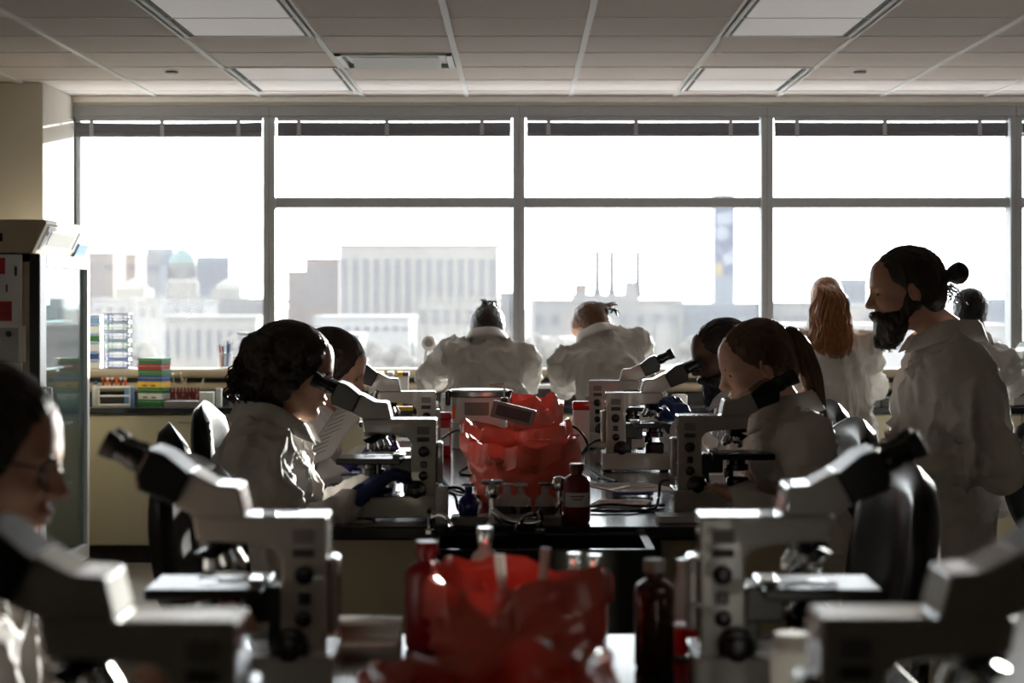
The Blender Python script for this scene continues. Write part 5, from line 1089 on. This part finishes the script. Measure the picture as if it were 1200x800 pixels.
hair_wavy = [('sdf', ([(ell((-0.018, 0, 0.036), (0.114, 0.092, 0.1)), 0.02, '+'), (ell((-0.045, 0, -0.05), (0.09, 0.088, 0.09)), 0.04, '+')] + blobs([p for p in curl_pts if p[2] < 0.05][::2], 0.016, 0.026, 8) + [(plane((0.9, 0, -0.42), 0.043), 0.012, '&')], (-0.2, -0.14, -0.19), (0.14, 0.14, 0.17)))]
# ================================================================ the ten people
person('seated person in white coat and spectacles, blue-gloved hand on the left microscope knob', at(346, 434, 5.52), 0, back=0.10, sit=True, pitch=14, fat=0.006, bulk=1.16, hair=hair_bob, hair_m='dark',
       hands={'R': at(418, 583, 5.31), 'L': at(430, 575, 5.62)}, gloves={'R': 'blueglove', 'L': 'blueglove'}, extra=lambda t, r, h, m: glasses(t, r, h), seed=1, curl=0.55)
person('seated person in white coat and violet gloves holding up a sheet of paper', at(390, 433, 6.62), 0, back=0.14, side=0.0, pitch=22, hair=hair_side, hair_m='dark', hands={'R': at(392, 556, 6.45), 'L': at(430, 540, 6.7)}, gloves={'R': 'purpglove', 'L': 'purpglove'}, seed=2, bulk=0.95)
person('person in white coat bent over window counter left of the second mullion, back turned', at(571, 388, 10.55), 90, back=0.30, sit=False, pitch=36, nlen=0.115, neck=0.10, hair=hair_bunclip, hair_m='dark', hands={'L': Vector((-0.52, 10.95, 1.02)), 'R': Vector((0.0, 10.95, 1.02))}, extra=lambda t, r, h, m: clip(t, r, h, (-0.08, -0.01, 0.108)), seed=3, bulk=1.2, twist=6)
person('person in white coat bent over window counter right of the second mullion, back turned', at(692, 384, 10.5), 97, back=0.30, side=0.16, sit=False, pitch=38, hyaw=34, nlen=0.115, neck=0.09, hair=hair_up, hair_m='brown', hands={'L': Vector((0.26, 10.95, 1.02)), 'R': Vector((0.62, 11.0, 1.02))}, extra=lambda t, r, h, m: clip(t, r, h, (-0.1, -0.07, 0.02)), seed=4, bulk=1.2, twist=-8, brow='brown')
person('seated person in white coat and blue gloves at the second right microscope', at(846, 416, 7.0), 180, back=0.08, pitch=20, hair=hair_crop, hair_m='black', skin='deep', hands={'L': at(806, 500, 6.82), 'R': at(790, 505, 7.1)}, gloves={'L': 'blueglove', 'R': 'blueglove'}, extra=lambda t, r, h, m: beard(t, r, h, 'black'), seed=5, brow='black')
def pony_extra(t, Rh, hl, hm):
    T = lambda v: Rh @ Vector(v) + hl
    MB().tube([T((-0.112 + 0.006 * math.cos(a) * 0, 0.02 * math.cos(a), 0.053 + 0.02 * math.sin(a))) for a in [i * 2 * PI / 14 for i in range(15)]], 0.005, 6).obj('hair_tie', M['sblack'], t, True)
person('seated person in white coat looking down at the front right microscope', at(886, 428, 5.72), 184, back=0.13, pitch=20, hyaw=4, hair=hair_pony, hair_m='pony', skin='pale', hands={'L': at(868, 586, 5.52), 'R': at(862, 590, 5.85)}, extra=pony_extra, seed=6, bulk=0.98, brow='brown')
person('person in white coat standing upright at window counter, back turned, right of third mullion', at(968, 353, 10.5), 92, back=0.07, sit=False, pitch=6, hair=hair_red, hair_m='red', hands={'L': Vector((1.45, 10.85, 0.98)), 'R': Vector((1.8, 10.85, 0.96))}, seed=7, bulk=1.2, extra=pony_extra, brow='brown')
person('person in long white coat standing sideways at the right, facing left', at(1061, 340, 5.8), 180, back=0.08, neck=0.11, poles={'L': (0.25, 0.45, -1), 'R': (-0.2, -0.3, -1)}, sit=False, pitch=9, hyaw=2, hair=hair_bun, hair_m='dark', hands={'L': at(1058, 536, 5.5), 'R': at(1040, 530, 5.9)}, gloves={'L': 'blueglove', 'R': 'blueglove'}, extra=lambda t, r, h, m: beard(t, r, h, 'dark'), seed=8, bulk=1.08)
person('person in white coat at window counter, half hidden behind the person standing sideways', at(1137, 369, 10.3), 74, back=0.16, side=-0.08, sit=False, pitch=24, hair=hair_short, hair_m='black', skin='light', hands={'L': Vector((2.2, 10.9, 1.02)), 'R': Vector((2.62, 10.8, 1.0))}, seed=9, bulk=1.1, brow='black')
person('blurred seated person in white coat and spectacles close by at left edge', at(-16, 538, 2.8), 0, back=0.05, pitch=10, hair=hair_wavy, hair_m='dark', hands={'R': Vector((-0.5, 2.62, 0.97)), 'L': Vector((-0.5, 2.95, 0.97))}, extra=lambda t, r, h, m: glasses(t, r, h), seed=10, bulk=1.0)
# sheet of paper in hand
a, b, c, d = at(387, 470, 6.42), at(420, 476, 6.42), at(381, 542, 6.3), at(360, 508, 6.3)
ctr = at(392, 506, 6.36); ex = Vector((0.12, 0.03, 0.05)); ey = Vector((-0.075, -0.08, -0.115))
t = thing('paper_sheet', 'sheet of handwritten notes held up beside the left microscope', 'paper', ctr)
g = [[ex * (i / 6 - 0.5) + ey * (j / 6 * 1.7 - 0.85) + Vector((0, -0.006 * math.cos((i / 6 - 0.5) * 3), 0)) for i in range(7)] for j in range(7)]
o = MB().sheet(g).obj('page', M['paper'], t, True); md = o.modifiers.new('thickness', 'SOLIDIFY'); md.thickness = 0.0012
for k in range(9):
    v = -0.6 + k * 0.14; w = 0.32 - 0.1 * ((k * 3) % 4) / 3
    MB().tube([ex * x + ey * v + Vector((0, -0.0075, 0.0)) for x in (-0.38, -0.38 + w * 0.5, -0.38 + w * 1.6)], 0.0007, 4).obj('ink_line', M['ink'], o)
